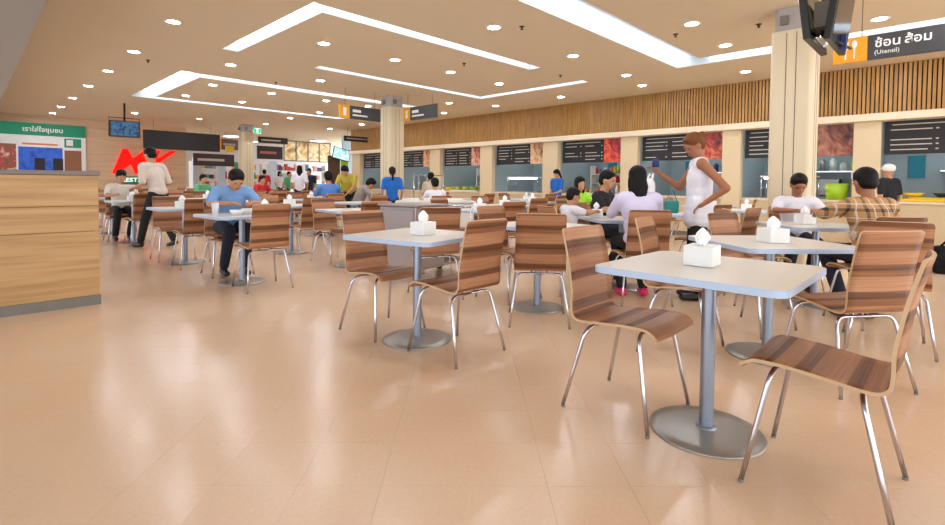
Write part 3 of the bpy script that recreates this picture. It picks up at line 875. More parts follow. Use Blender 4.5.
# ---- back wall: logo and the green advertising board
lg = empty('restaurant_logo', (3.55, YB - .03, 1.2)); tag(lg, 'large slanted red illuminated letters on the beige wall', 'logo')
text_part('red_letters', 'MK', 1.25, (.05, -.02, .18), ROT_NY, M_red, lg, width=2.05, shear=.35, extrude=.03, bold=.02)
mb = MB(); mb.b2(.3, 2.0, -.03, .02, -.18, .06, mat('logo_green', (12, 110, 70), .5)); gp = mb.build('green_strip', lg)
text_part('white_letters', 'RESTAURANTS', .2, (.36, -.045, -.13), ROT_NY, emit('white_letter_light', (235, 255, 240), .6), lg, width=1.58, extrude=.005, bold=.004)

ad = empty('advertising_board', (-.9, YB - .05, 1.0)); tag(ad, 'green and white advertising board with blue photograph', 'poster')
mb = MB(); mb.b2(0, 3.82, -.03, .04, 0, 1.55, M_paper); mb.build('backing', ad)
mb = MB(); mb.b2(0, 3.82, -.036, -.03, 1.55, 1.95, M_green); mb.build('green_band', ad)
text_part('lettering', 'เราใส่ใจชุมชน', .2, (2.2, -.038, 1.68), ROT_NY, M_wlet, ad, width=1.0, bold=.004)
mb = MB(); mb.b2(2.2, 3.08, -.034, -.03, 1.24, 1.3, mat('orange_line', (226, 140, 84))); mb.build('orange_caption', ad)
mb = MB(); mb.b2(2.1, 3.2, -.034, -.03, .3, 1.17, picture_material('blue_photo', [(20, 50, 150), (28, 90, 210), (40, 110, 225), (24, 70, 190)], 3)); ph = mb.build('photograph', ad)
for hx in (2.62, 3.08): mb = MB(); mb.b2(hx - .13, hx + .13, -.036, -.034, .3, .82, mat('dark_print', (40, 30, 34))); mb.build('dark_figure', ph)
mb = MB(); mb.b2(1.3, 2.05, -.034, -.03, .3, 1.25, picture_material('food_print', [(80, 100, 50), (150, 90, 60), (190, 60, 50), (220, 210, 190)], 4)); mb.build('food_photo', ad)
mb = MB(); mb.b2(3.25, 3.7, -.034, -.03, 1.2, 1.5, M_green); mb.build('green_square', ad)
mb = MB(); mb.b2(3.3, 3.48, -.036, -.034, 1.26, 1.46, M_paper); mb.build('white_square', ad)
mb = MB(); mb.b2(3.25, 3.7, -.034, -.03, .3, 1.1, mat('brown_print', (150, 100, 66))); mb.build('brown_square', ad)

# ---- exit sign by the far pillar
root = empty('exit_sign', (7.5, 18.4, 2.87)); tag(root, 'small glowing green exit sign beside the far pillar', 'sign')
mb = MB(); mb.b2(-.14, .14, -.02, .02, 0, .2, M_white); mb.build('case', root)
mb = MB(); mb.b2(-.125, .125, -.024, -.02, .015, .185, emit('exit_green', (30, 200, 140), .6)); fp = mb.build('face', root)
mb = MB(); mb.b2(-.03, .03, -.027, -.024, .04, .16, M_wlet); mb.build('pictogram', fp)
hang_rods(root, [(0, 0)], .2)

# ================================================================== FOOD STALLS
stalls = [(-1.28, .97), (1.35, 3.18), (3.53, 5.39), (5.82, 7.63), (8.12, 9.99), (10.47, 12.32), (12.83, 14.66), (15.1, 17.1)]
pics = [None,
        [(70, 30, 24), (150, 80, 60), (190, 130, 100), (110, 50, 40)],
        [(90, 20, 20), (200, 60, 40), (230, 150, 90), (120, 40, 30)],
        [(60, 14, 20), (210, 30, 40), (240, 110, 50), (250, 200, 120)],
        [(120, 60, 40), (220, 170, 120), (240, 210, 170), (180, 90, 60)],
        [(100, 40, 36), (210, 130, 110), (240, 200, 180), (160, 70, 60)],
        [(110, 50, 30), (220, 150, 100), (240, 200, 150), (150, 70, 50)],
        [(120, 60, 40), (210, 120, 80), (240, 190, 150), (160, 80, 60)]]
names = ['stall at the end nearest the cutlery sign', 'stall behind the right pillar', 'stall behind the woman in white', 'stall behind the man in black',
         'stall behind the woman in the blue polo', 'stall with fruit on its counter', 'stall right of the middle pillar', 'stall left of the middle pillar']
M_line = mat('menu_print', (206, 200, 190), .7)
M_lime = mat('lime_plastic', (170, 210, 40), .4)
M_yel = mat('yellow_plastic', (238, 196, 40), .45)
M_teal = mat('teal_sign', (40, 140, 160), .5)
M_counterfront = mat('stall_counter_front', (214, 190, 150), .5, 0, .03, 2)
rnd = random.Random(5)
for k, (a, b) in enumerate(stalls):
    nm = names[k]; w = b - a
    # menu board with its rows of print and a food photograph at the low-Y end
    root = empty('menu_board', (XW + .25, b - .03, 1.68)); tag(root, 'black menu board with white print over the ' + nm, 'menu board', 'menu boards over the stalls')
    bw = w - .06; pw = 0 if k == 0 else bw * .3
    mb = MB(); mb.b2(-.015, .015, -(bw - pw), 0, 0, .57, M_blackmatt); board = mb.build('board', root)
    ncol = 2 if bw - pw < 2 else 3
    cw = (bw - pw) / ncol
    for c in range(ncol):
        for r in range(5):
            if rnd.random() < .12: continue
            ll = cw * rnd.uniform(.4, .75)
            mb = MB(); mb.b2(-.018, -.015, -(c * cw + .08 + ll), -(c * cw + .08), .07 + r * .085, .087 + r * .085, M_line); mb.build('print_line', board)
            mb = MB(); mb.b2(-.018, -.015, -((c + 1) * cw - .04), -((c + 1) * cw - .075), .07 + r * .085, .09 + r * .085, M_line); mb.build('print_price', board)
    mb = MB(); mb.b2(-.018, -.015, -(bw - pw) + .1, -.1, .5, .515, M_line); mb.build('heading_rule', board)
    if pw:
        pm = picture_material('food_photo_%d' % k, pics[k], 3.5)
        mb = MB(); mb.b2(-.017, .016, -bw, -(bw - pw) - .004, 0, .57, pm); mb.build('food_photo', root)
    # counter
    root = empty('stall_counter', (XW + .12, (a + b) / 2, 0)); tag(root, 'cream fronted counter of the ' + nm, 'counter', 'stall counters')
    mb = MB(); mb.b2(0, .55, -w / 2 + .005, w / 2 - .005, .1, .83, M_counterfront, .005); mb.build('cabinet', root)
    mb = MB(); mb.b2(.03, .55, -w / 2 + .005, w / 2 - .005, 0, .1, M_plinth); mb.build('plinth', root)
    mb = MB(); mb.b2(-.03, .58, -w / 2 + .005, w / 2 - .005, .832, .87, M_ledge, .006); mb.build('worktop', root)
    # fluorescent tube
    root = empty('tube_lamp', (12.3, (a + b) / 2, 2.44)); tag(root, 'tube lamp on the ceiling of the ' + nm, 'lamp', 'tube lamps in the stalls')
    mb = MB(); mb.b2(-.05, .05, -w * .35, w * .35, -.04, 0.008, M_white); mb.build('housing', root)
    mb = MB(); mb.b2(-.04, .04, -w * .34, w * .34, -.065, -.04, M_tube); mb.build('tube', root)
    # shelf and fittings on the back wall
    root = empty('wall_shelf', (13.12, (a + b) / 2 - w * .12, 1.42)); tag(root, 'steel wall shelf with jars in the ' + nm, 'shelf', 'shelves in the stalls')
    mb = MB(); mb.b2(-.17, .178, -w * .3, w * .3, 0, .03, M_chrome); mb.build('board', root)
    for q in (-.25, .2): mb = MB(); mb.b2(-.15, .178, w * q - .012, w * q + .012, -.14, 0, M_chrome); mb.build('shelf_bracket', root)
    for j in range(6):
        jm = rnd.choice([M_white, M_teal, M_steelbox, M_lime, M_paper, MATS['blue_plug']])
        mb = MB(); hh = rnd.uniform(.14, .28); mb.lathe([(0, 0), (.06, 0), (.062, hh * .8), (.035, hh * .88), (.035, hh), (0, hh)], jm, 12)
        o = mb.build('storage_jar', None, (13.05, (a + b) / 2 - w * .12 - w * .26 + j * w * .1, 1.451)); tag(o, 'small container on the wall shelf of the ' + nm, 'jar', 'jars of the ' + nm)
    mb = MB(); mb.b2(13.255, 13.298, b - .5, b - .25, 1.3, 1.75, M_teal)
    o = mb.build('wall_notice'); tag(o, 'teal notice on the back wall of the ' + nm, 'notice', 'teal notices in the stalls')
    mb = MB(); mb.box((0, 0, .45), (.5, .7, .9), M_steelbox, bev=.01); mb.box((.1, 0, 1.1), (.3, .6, .35), M_steelbox, bev=.01)
    o = mb.build('steel_cooker', None, (12.95, a + .75, 0)); tag(o, 'steel cooking range inside the ' + nm, 'cooker', 'cookers in the stalls')

def product_rack(y0, y1, lab, grp, seed, cols):
    root = empty('product_rack', (11.95, y0, 0)); tag(root, lab, 'rack')
    for q in (0, y1 - y0): mb = MB(); mb.b2(-.12, .12, q - .02, q + .02, 0, 1.62, M_white); mb.build('upright', root)
    rn = random.Random(seed)
    for z in (.9, 1.14, 1.38):
        mb = MB(); mb.b2(-.12, .12, .02, y1 - y0 - .02, z, z + .02, M_white); mb.build('board', root)
        yy = y0 + .1
        while yy < y1 - .12:
            ww = rn.uniform(.07, .14); hh = rn.uniform(.1, .2)
            mb = MB(); mb.lathe([(0, 0), (ww * .5, 0), (ww * .5, hh * .75), (ww * .3, hh), (0, hh)], rn.choice(cols), 10)
            o = mb.build('product_jar', None, (11.93, yy, z + .0205)); tag(o, grp, 'jar', grp)
            yy += ww + rn.uniform(.02, .06)
product_rack(6.0, 7.1, 'white rack of coloured jars in the stall behind the man in black', 'coloured jar on the rack behind the man in black', 4,
             [M_lime, M_yel, M_paper, mat('pink_plastic', (230, 120, 130)), mat('red_plastic', (206, 44, 48)), mat('brown_jar', (150, 100, 60)), M_teal])
product_rack(10.6, 11.4, 'white rack of coloured jars in the fruit stall', 'coloured jar on the rack of the fruit stall', 6, [M_lime, M_yel, M_paper, M_teal, mat('brown_jar', (150, 100, 60))])

def fruit_tray(x, y, z, w, cols, lab, n=18, r=.05, seed=1):
    root = empty('display_tray', (x, y, z)); tag(root, lab + ' tray', 'tray')
    mb = MB(); mb.b2(-.17, .17, -w / 2, w / 2, 0, .03, M_paper, .005); mb.build('tray_base', root)
    rn = random.Random(seed); rows = int(w / (r * 2.35)); step = w / rows
    for j in range(rows * 2):
        m = cols[(j * 7 // 3) % len(cols)]; rr = r * rn.uniform(.86, 1.04)
        mb = MB(); mb.ball((0, 0, 0), (rr, rr, rr * .95), m, 2)
        o = mb.build('fruit', None, (x + (r * 1.15 if j % 2 else -r * 1.15), y - w / 2 + step * (j // 2 + .5), z + .03 + rr * .95))
        tag(o, 'one of the ' + lab + ' pieces', 'fruit', lab)
M_leaf = mat('leaf_green', (110, 160, 40), .5); M_fruit_y = mat('fruit_yellow', (232, 200, 60), .45); M_fruit_g = mat('fruit_green', (150, 190, 60), .45); M_fruit_r = mat('fruit_red', (200, 40, 50), .4)
fruit_tray(11.3, 11.35, .871, 1.2, [M_leaf, M_fruit_g, M_fruit_y], 'green and yellow fruit on the fruit stall counter', 24, .065, 2)
fruit_tray(11.3, 7.0, .871, .5, [M_fruit_r, M_fruit_y, M_lime], 'bright fruit on the counter behind the man in black', 10, .055, 3)
# glass display cases on two counters
def display_case(y, w, lab, tube=False):
    root = empty('display_case', (11.38, y, .871)); tag(root, lab, 'display case')
    for sx in (-.2, .2):
        for sy in (-w / 2, w / 2): mb = MB(); mb.tube([(sx, sy, 0), (sx, sy, .42)], .01, M_chrome, 6); mb.build('corner_post', root)
    mb = MB(); mb.b2(-.22, .22, -w / 2 - .02, w / 2 + .02, .42, .45, M_white); mb.build('case_top', root)
    mb = MB(); mb.b2(-.205, -.199, -w / 2, w / 2, .02, .42, M_glass); mb.build('glass_pane', root)
    mb = MB(); mb.b2(-.2, .2, -w / 2, w / 2, .0, .02, M_steelbox); mb.b2(-.18, .2, -w / 2, w / 2, .2, .21, M_steelbox); mb.build('case_shelf', root)
    mb = MB(); mb.b2(-.19, -.16, -w / 2 + .05, w / 2 - .05, .385, .415, M_tube); mb.build('lamp_strip', root)
display_case(8.95, 1.1, 'glass display case lit by a white strip behind the blue polo')
display_case(2.38, .9, 'glass display case lit by a white strip right of the pillar')
display_case(11.25, .9, 'glass display case lit by a white strip on the fruit stall') if False else None
# cups and bottles on the product stall
for j in range(14):
    m = [M_fruit_r, M_lime, M_paper, M_yel, M_teal, mat('pink_plastic', (230, 120, 130))][j % 6]
    hh = rnd.uniform(.16, .3)
    mb = MB(); mb.lathe([(0, 0), (.038, 0), (.04, hh * .6), (.016, hh * .78), (.016, hh), (0, hh)], m, 10)
    o = mb.build('drink_bottle', None, (11.3 + .12 * (j % 2), 5.95 + j * .05, .871)); tag(o, 'coloured drink bottle in the row on the counter behind the man in black', 'bottle', 'drink bottles behind the man in black')
mb = MB(); mb.lathe([(0, 0), (.16, 0), (.18, .3), (.17, .3), (.15, .01), (0, .01)], M_lime, 20)
o = mb.build('lime_bucket', None, (11.25, 1.6, .871)); tag(o, 'lime green plastic bucket on the counter right of the pillar', 'bucket')
mb = MB(); mb.b2(-.2, .2, -.55, .55, 0, .05, M_yel, .01); mb.b2(-.1, .15, -.4, .4, .05, .075, M_yel, .01)
o = mb.build('yellow_tray', None, (11.28, .2, .871)); tag(o, 'long yellow tray on the counter behind the man in plaid', 'tray')
for j in range(3):
    mb = MB(); mb.lathe([(0, 0), (.09, 0), (.16, .07), (.15, .07), (.085, .01), (0, .01)], M_yel if j != 1 else M_blackmatt, 18)
    o = mb.build('serving_pan', None, (11.35, .55 - j * .4, .96 if j < 2 else .95)); o.location.z = .951; tag(o, 'round pan on the yellow tray behind the man in plaid', 'pan', 'pans on the yellow tray')
mb = MB(); mb.lathe([(0, 0), (.13, 0), (.15, .12), (.16, .12), (.14, .01), (0, .01)], M_yel, 18)
o = mb.build('yellow_basin', None, (11.3, 12.14, .871)); tag(o, 'yellow basin at the left end of the fruit stall counter', 'basin')
mb = MB(); mb.b2(-.02, .02, -.45, .45, 0, .35, M_yel)
o = mb.build('yellow_banner', None, (12.75, 11.6, 1.25)); tag(o, 'yellow banner inside the fruit stall', 'banner')
mb = MB(); mb.tube([(0, 0.35, .1), (0, .35, -.0)], .004, M_plinth, 5); mb.build('cord', o); mb = MB(); mb.tube([(0, 0.35, .35), (0, .35, 1.195)], .005, M_plinth, 5); mb.tube([(0, -.35, .35), (0, -.35, 1.195)], .005, M_plinth, 5); mb.build('hanger', o)

# ================================================================== MALL BEYOND THE HALL
mb = MB(); mb.b2(6.05, 15.4, 27.5, 27.6, 0, ZC, mat('shop_back_wall', (206, 206, 210), .6))
tag(mb.build('wall_mall'), 'pale wall at the back of the shop beyond the hall', kind='structure')
mb = MB(); mb.b2(12.0, 13.7, 20.0, 20.1, 0, ZC, mat('pale_blue_wall', (186, 208, 226), .4))
tag(mb.build('wall_blue'), 'pale blue wall beyond the end of the fascia', kind='structure')
mb = MB(); mb.b2(XW + .22, 13.4, 17.55, 17.65, 0, ZC, M_pier)
tag(mb.build('wall_end'), 'cream end wall of the food stall row', kind='structure')

root = empty('shop_transom', (11.1, 24.0, 2.15)); tag(root, 'wide warm lit glazed panel above the shop entrance', 'shop front')
mb = MB(); mb.b2(0, 2.55, 0, .04, 0, 1.04, picture_material('warm_shop_light', [(150, 110, 60), (214, 180, 120), (240, 220, 180), (190, 150, 100)], 2.2, .08)); mb.build('lit_panel', root)
for q in (0, .64, 1.28, 1.91, 2.55): mb = MB(); mb.b2(q - .025, q + .025, -.03, .0, 0, 1.04, M_plinth); mb.build('mullion', root)
mb = MB(); mb.b2(0, 2.55, -.03, 0, .98, 1.04, M_plinth); mb.b2(0, 2.55, -.03, 0, 0, .05, M_plinth); mb.build('rail', root)
hang_rods(root, [(.2, .02), (2.35, .02)], 1.03)
def shop_board(x, y, z, w, h, m, lab, m2=None):
    root = empty('shop_sign', (x, y, z)); tag(root, lab, 'sign')
    mb = MB(); mb.b2(0, w, -.03, .03, 0, h, m); mb.build('board', root)
    if m2: mb = MB(); mb.b2(w * .1, w * .75, -.035, -.03, h * .4, h * .6, m2); mb.build('lettering', root)
    hang_rods(root, [(w * .2, 0), (w * .8, 0)], h)
M_brownboard = mat('dark_brown_board', (52, 40, 38), .5)
shop_board(9.42, 23, 2.9, 1.4, .28, M_brownboard, 'upper dark brown shop sign right of the far pillar', M_line)
shop_board(9.42, 23.12, 2.17, 1.2, .6, M_brownboard, 'lower dark brown shop sign right of the far pillar', mat('pinkish_print', (180, 110, 100)))
shop_board(7.55, 22.2, 2.45, .75, .45, mat('grey_sign', (110, 100, 96)), 'grey shop sign left of the far pillar', M_line)
shop_board(7.2, 22.0, 2.42, .28, .5, M_orange, 'orange shop sign between black board and far pillar')
shop_board(7.65, 22.0, 2.33, .35, .27, M_yel, 'yellow shop sign beneath the grey one')
shop_board(6.5, 22.3, 1.75, 1.6, .5, mat('plum_board', (72, 50, 60)), 'plum coloured shop sign beneath the black board', M_line)
# shelves of goods
def goods_shelf(x, y, w, lab, seed):
    root = empty('shop_shelf', (x, y, 0)); tag(root, lab, 'shelf', 'goods shelves in the shop')
    for q in (0, w):
        mb = MB(); mb.b2(q - .03, q + .03, -.2, .2, 0, 2.0, M_white); mb.build('upright', root)
    rn = random.Random(seed)
    pal = [mat('goods_%d' % i, c, .5) for i, c in enumerate([(190, 60, 70), (60, 70, 110), (230, 200, 190), (220, 150, 140), (70, 110, 150), (240, 240, 240), (60, 50, 60), (150, 170, 190), (230, 180, 90), (90, 150, 120)])]
    for z in (.3, .75, 1.2, 1.65):
        mb = MB(); mb.b2(.03, w - .03, -.2, .2, z, z + .03, M_white); mb.build('board', root)
        xx = .06
        while xx < w - .28:
            ww = rn.uniform(.1, .22); hh = rn.uniform(.16, .36)
            mb = MB(); mb.b2(-ww / 2, ww / 2, -.11, .11, 0, hh, rn.choice(pal), .008)
            o = mb.build('goods_box', None, (x + xx + ww / 2, y - .05, z + .031)); tag(o, 'coloured goods box on a shelf of the shop beyond the hall', 'box', 'goods in the shop beyond the hall')
            xx += ww + rn.uniform(.01, .06)
for j, (x, y, w) in enumerate([(7.0, 24.3, 1.6), (8.8, 24.8, 1.5), (10.6, 24.6, 1.7), (12.4, 24.6, 1.2)]):
    goods_shelf(x, y, w, 'white shop shelf with coloured goods, ' + ['left of the far pillar', 'right of the far pillar', 'under the warm lit panel', 'beside the pale blue wall'][j], j)
for j, (x, y) in enumerate([(10.3, 23.4), (7.95, 23.4), (6.9, 23.2)]):
    mb = MB(); mb.b2(-.16, .16, -.05, .05, 0, 2.1, mat('pale_door', (206, 224, 240), .3)); mb.b2(-.2, .2, -.07, .07, 0, .1, M_plinth)
    o = mb.build('shop_portal', None, (x, y, 0)); tag(o, 'pale blue upright panel at the shop entrance', 'panel', 'pale blue uprights')
# lamps of the shop
for j, (x, y) in enumerate([(8.5, 23.6), (10.5, 25.8), (12.3, 22.8), (7.5, 25.6)]):
    root = empty('shop_lamp', (x, y, ZC)); tag(root, 'bright square lamp on the ceiling of the shop beyond the hall', 'lamp', 'shop ceiling lamps')
    mb = MB(); mb.b2(-.32, .32, -.32, .32, -.05, -.001, M_white); mb.build('frame', root)
    mb = MB(); mb.b2(-.28, .28, -.28, .28, -.06, -.05, emit('shop_lamp_light', (250, 248, 255), 4.0)); mb.build('diffuser', root)
# lime totem with tilted screen
root = empty('lime_totem', (11.05, 18.3, 0)); tag(root, 'lime green totem with a tilted bright screen', 'totem')
mb = MB(); mb.b2(-.15, .15, -.06, .06, 0, 2.45, M_lime, .01); mb.build('column', root)
mb = MB(); mb.b2(-.75, -.2, -.03, .03, 0, 2.2, mat('dark_wood_panel', (84, 60, 40)), .01); mb.build('side_panel', root)
mb = MB(); mb.box((-.22, -.14, 2.27), (.8, .05, .48), M_black, mtx=Matrix.Rotation(radians(12), 4, 'Y')); sc = mb.build('screen_case', root)
mb = MB(); mb.box((-.22, -.17, 2.27), (.74, .01, .42), picture_material('totem_picture', [(60, 180, 200), (230, 245, 250), (120, 210, 225), (250, 250, 250)], 5, .3), mtx=Matrix.Rotation(radians(12), 4, 'Y')); mb.build('screen', sc)

# ================================================================== PEOPLE
def J_sit(lean=0.0, s=1.0):
    """joints of a sitter of scale s, facing +Y; lean = forward offset of the shoulders in metres; thighs rest on a seat at 0.472 m"""
    J = dict(pel=(0, -.02, .592), chest=(0, -.03 + lean * .65, .87), neck=(0, -.01 + lean, 1.02), head=(0, .03 + lean * 1.2, 1.185),
             shL=(-.175, -.02 + lean * .95, .985), shR=(.175, -.02 + lean * .95, .985),
             elL=(-.235, .10 + lean, .83), elR=(.235, .10 + lean, .83), wrL=(-.13, .32 + lean * .6, .855), wrR=(.13, .32 + lean * .6, .855),
             hipL=(-.09, 0, .566), hipR=(.09, 0, .566), knL=(-.11, .40, .552), knR=(.11, .40, .552),
             anL=(-.11, .12, .085), anR=(.11, .12, .085), toL=(-.12, .265, .035), toR=(.12, .265, .035))
    D = .475 / s - .475
    for k in J:
        if k[:2] in ('an', 'to') and s > .8: continue
        J[k] = (J[k][0], J[k][1], J[k][2] + D)
    if s <= .8:
        for q, sx in (('L', -1), ('R', 1)): J['an' + q] = (sx * .1, .36, J['kn' + q][2] - .44); J['to' + q] = (sx * .1, .5, J['kn' + q][2] - .49)
    return J
def J_stand():
    return dict(pel=(0, 0, .93), chest=(0, .0, 1.22), neck=(0, .0, 1.40), head=(0, .03, 1.555),
                shL=(-.18, 0, 1.365), shR=(.18, 0, 1.365), elL=(-.24, -.03, 1.09), elR=(.24, -.03, 1.09), wrL=(-.22, .10, .86), wrR=(.22, .10, .86),
                hipL=(-.09, 0, .88), hipR=(.09, 0, .88), knL=(-.10, .03, .48), knR=(.10, .03, .48), anL=(-.10, 0, .085), anR=(.10, 0, .085),
                toL=(-.12, .15, .035), toR=(.12, .15, .035))

SKIN = mat('skin_tan', (196, 142, 108), .55, 0, .05, 10)
SKIN_D = mat('skin_brown', (160, 104, 70), .55, 0, .05, 10)
HAIR = mat('hair_black', (20, 15, 13), .55, 0, .2, 40, spec=.18)
HAIR_B = mat('hair_brown', (112, 66, 28), .6, 0, .2, 40, spec=.2)
SHOE = mat('black_shoe', (24, 22, 24), .4)
EYE = mat('eye_dark', (20, 14, 12), .3)
LIP = mat('lip', (168, 88, 76), .5)
def cloth(name, col): return mat('cloth_' + name, col, .85, 0, .07, 14, .15)

def person(loc, face, lab, J, shirt, trousers, skin=SKIN, s=1.0, hair='short', hairm=HAIR, sleeve=.75, legend=.97, near=True,
           head_yaw=0, head_pitch=0, shoe=SHOE, shirt_low=0.0, group=None, curl=.5, hem=None, girth=1.0, feet=True):
    root = empty('person', (loc[0], loc[1], loc[2] if len(loc) > 2 else 0), radians(face - 90)); root.scale = (s, s, s)
    tag(root, lab, 'person', group)
    J = {k: Vector(v) for k, v in J.items()}
    vx = .012 if near else .021
    spine = (J['neck'] - J['pel']); Rt = rot_to(spine)
    HM = (Matrix.Rotation(radians(head_yaw), 3, 'Z') @ Matrix.Rotation(radians(-head_pitch), 3, 'X'))
    hd = J['head']
    G = girth
    def torso(mb, m, e):
        pel, ch, nk = J['pel'], J['chest'], J['neck']
        mb.ball(pel, (.150 * G + e, .108 * G + e, .10 + e * .6), m, 2, Rt)
        mb.ball(pel.lerp(ch, .5), (.138 * G + e, .104 * G + e, .16 + e), m, 2, Rt)
        mb.ball(ch, (.158 * G + e, .110 * G + e, .155 + e), m, 2, Rt)
        add_cap(mb, J['shL'].lerp(J['shR'], .06 if e == 0 or sleeve > .2 else .17), J['shL'].lerp(J['shR'], .94 if e == 0 or sleeve > .2 else .83), .062 + e, .062 + e, m)
        add_cap(mb, pel + spine.normalized() * .03, ch, .108 * G + e, .112 * G + e, m)
        add_cap(mb, ch, nk - spine.normalized() * .03, .10 + e, .062 + e, m)
    # ---- body, one continuous surface
    b = MB()
    torso(b, skin, 0)
    add_cap(b, J['neck'] - spine.normalized() * .03, hd + HM @ Vector((0, -.025, -.06)), .052, .05, skin)
    b.ball(hd + HM @ Vector((0, -.008, .012)), (.075, .095, .105), skin, 3, HM)
    b.ball(hd + HM @ Vector((0, .018, -.055)), (.058, .070, .062), skin, 2, HM)
    if near:
        b.ball(hd + HM @ Vector((0, .098, -.018)), (.013, .018, .022), skin, 2, HM)
        b.ball(hd + HM @ Vector((0, .088, .03)), (.045, .012, .012), skin, 2, HM)
        for q in (-1, 1): b.ball(hd + HM @ Vector((q * .078, -.005, -.01)), (.012, .02, .033), skin, 2, HM)
    tips = []
    for L in 'LR':
        sh, el, wr = J['sh' + L], J['el' + L], J['wr' + L]
        add_cap(b, sh, el, .050, .039, skin); add_cap(b, el, wr, .038, .027, skin)
        hdv = (wr - el).normalized()
        palm = wr + hdv * .05
        R = rot_to(hdv); b.ball(palm, (.036, .022, .055), skin, 2, R)
        tips.append((wr, hdv, -1 if L == 'L' else 1))
        hp, kn, an, to = J['hip' + L], J['kn' + L], J['an' + L], J['to' + L]
        add_cap(b, hp, kn, .076, .056, skin); add_cap(b, kn, an, .054, .036, skin); 
        if feet: add_cap(b, an - Vector((0, 0, .03)), to, .036, .028, skin)
    me = remesh(b, vx, 'body', 5)
    if near:
        fb = MB(); fb._mi(skin)
        for wr, hdv, sd in tips:
            side = hdv.cross(Vector((0, 0, 1))); side = side.normalized() if side.length > .1 else Vector((1, 0, 0))
            dn = hdv.cross(side).normalized()
            if dn.z > 0: dn = -dn
            for i, (off, ln) in enumerate(((-.026, .062), (-.009, .074), (.009, .068), (.026, .052))):
                p = wr + hdv * .09 + side * off
                q = p + (hdv * .6 + dn * .35 * curl).normalized() * ln * .55
                r = q + (hdv * (.6 - .4 * curl) + dn * .9 * curl).normalized() * ln * .5
                fb.tube([p - hdv * .02, p, q, r], .0095, skin, 7, True, .0075)
            p = wr + hdv * .03 - side * .028 * sd
            fb.tube([p, p + hdv * .03 - side * .022 * sd + dn * .01, p + hdv * .06 - side * .02 * sd + dn * .025], .011, skin, 7, True, .008)
        bm = bmesh.new(); bm.from_mesh(me); fm = fb.mesh('f'); bm.from_mesh(fm); bm.to_mesh(me); bm.free(); bpy.data.meshes.remove(fm)
    body = link('body', me, root)
    # ---- clothes
    c = MB(); torso(c, shirt, .014)
    for L in 'LR':
        if sleeve > .2:
            sh, el, wr = J['sh' + L], J['el' + L], J['wr' + L]
            f = min(1, sleeve)
            add_cap(c, sh, sh.lerp(el, f), .066, .066 - .012 * f, shirt)
            if sleeve > 1: add_cap(c, el, el.lerp(wr, sleeve - 1), .054, .042, shirt)
    if hem is not None:
        c.ball(J['pel'], (.188, .135, .19), shirt, 2); c.ball(J['pel'] - Vector((0, 0, hem * .6)), (.196, .148, .15), shirt, 2); c.ball(J['pel'] - Vector((0, 0, hem)), (.2, .155, .10), shirt, 2)
    sh_o = link('shirt', remesh(c, vx, 'shirt', 8), root)
    t = MB(); t.ball(J['pel'] - Vector((0, 0, .012)), (.150 * G, .112 * G, .098), trousers, 2)
    for L in 'LR':
        hp, kn, an = J['hip' + L], J['kn' + L], J['an' + L]
        add_cap(t, hp, kn, .088, .070, trousers)
        if legend > .5: add_cap(t, kn, kn.lerp(an, (legend - .5) * 2), .069, .054, trousers)
    link('trousers', remesh(t, vx, 'trousers'), root)
    if shoe and feet:
        for L in 'LR':
            an, to = J['an' + L], J['to' + L]
            d = (to - an); d.z = 0; d = d.normalized()
            k = MB(); add_cap(k, Vector((an.x, an.y, an.z - .035)) - d * .02, to, .047, .034, shoe); link('shoe', remesh(k, .012, 'shoe', 2), root)
    # ---- hair
    hb = MB()
    H = lambda x, y, z: hd + HM @ Vector((x, y, z))
    if hair == 'capped':
        cm = mat('white_cap', (238, 236, 230), .7)
        hb.ball(H(0, -.018, .05), (.090, .106, .085), cm, 3, HM); hb.ball(H(0, .08, .045), (.065, .07, .014), cm, 2, HM)
    else:
        hb.ball(H(0, -.020, .045), (.087, .100, .092), hairm, 3, HM)
        hb.ball(H(0, -.045, .0), (.083, .075, .085), hairm, 2, HM)
        hb.ball(H(0, .048, .088), (.058, .034, .024), hairm, 2, HM)
        if hair == 'long':
            hb.ball(H(0, -.06, -.09), (.088, .06, .13), hairm, 2, HM); hb.ball(H(0, -.065, -.2), (.085, .05, .09), hairm, 2, HM)
            for q in (-1, 1): hb.ball(H(q * .07, -.01, -.06), (.025, .045, .11), hairm, 2, HM)
        if hair == 'pony': add_cap(hb, H(0, -.11, .03), H(0, -.15, -.2), .04, .022, hairm)
        if hair == 'bun': hb.ball(H(0, -.12, .05), (.05, .05, .05), hairm, 2, HM)
    link('cap' if hair == 'capped' else 'hair', remesh(hb, vx * .85, 'hair', 2), root)
    if near:
        for q in (-1, 1):
            e = MB(); e.ball(H(q * .032, .082, .004), (.012, .007, .006), EYE, 2, HM); link('eye', e.mesh('eye'), body)
        e = MB(); e.ball(H(0, .083, -.062), (.024, .008, .007), LIP, 2, HM); link('mouth', e.mesh('mouth'), body)
    return root

def mod(J, **kw):
    J = dict(J); J.update(kw); return J

C_blue = cloth('light_denim', (122, 164, 214)); C_navy = cloth('dark_navy', (28, 32, 50)); C_cream = cloth('cream', (216, 204, 190)); C_black = cloth('black', (26, 25, 28))
C_white = cloth('white', (232, 230, 238)); C_lav = cloth('lavender', (214, 208, 232)); C_royal = cloth('royal_blue', (28, 104, 190)); C_grey = cloth('grey', (150, 142, 134))
C_green = cloth('green', (90, 170, 120)); C_red = cloth('red', (206, 40, 50)); C_blue2 = cloth('mid_blue', (92, 138, 208)); C_olive = cloth('olive_yellow', (190, 170, 60)); C_lime = cloth('lime', (160, 220, 50))
C_plaid = plaid_material(); C_beige = cloth('beige', (200, 180, 150)); C_teal = cloth('teal', (50, 140, 150))

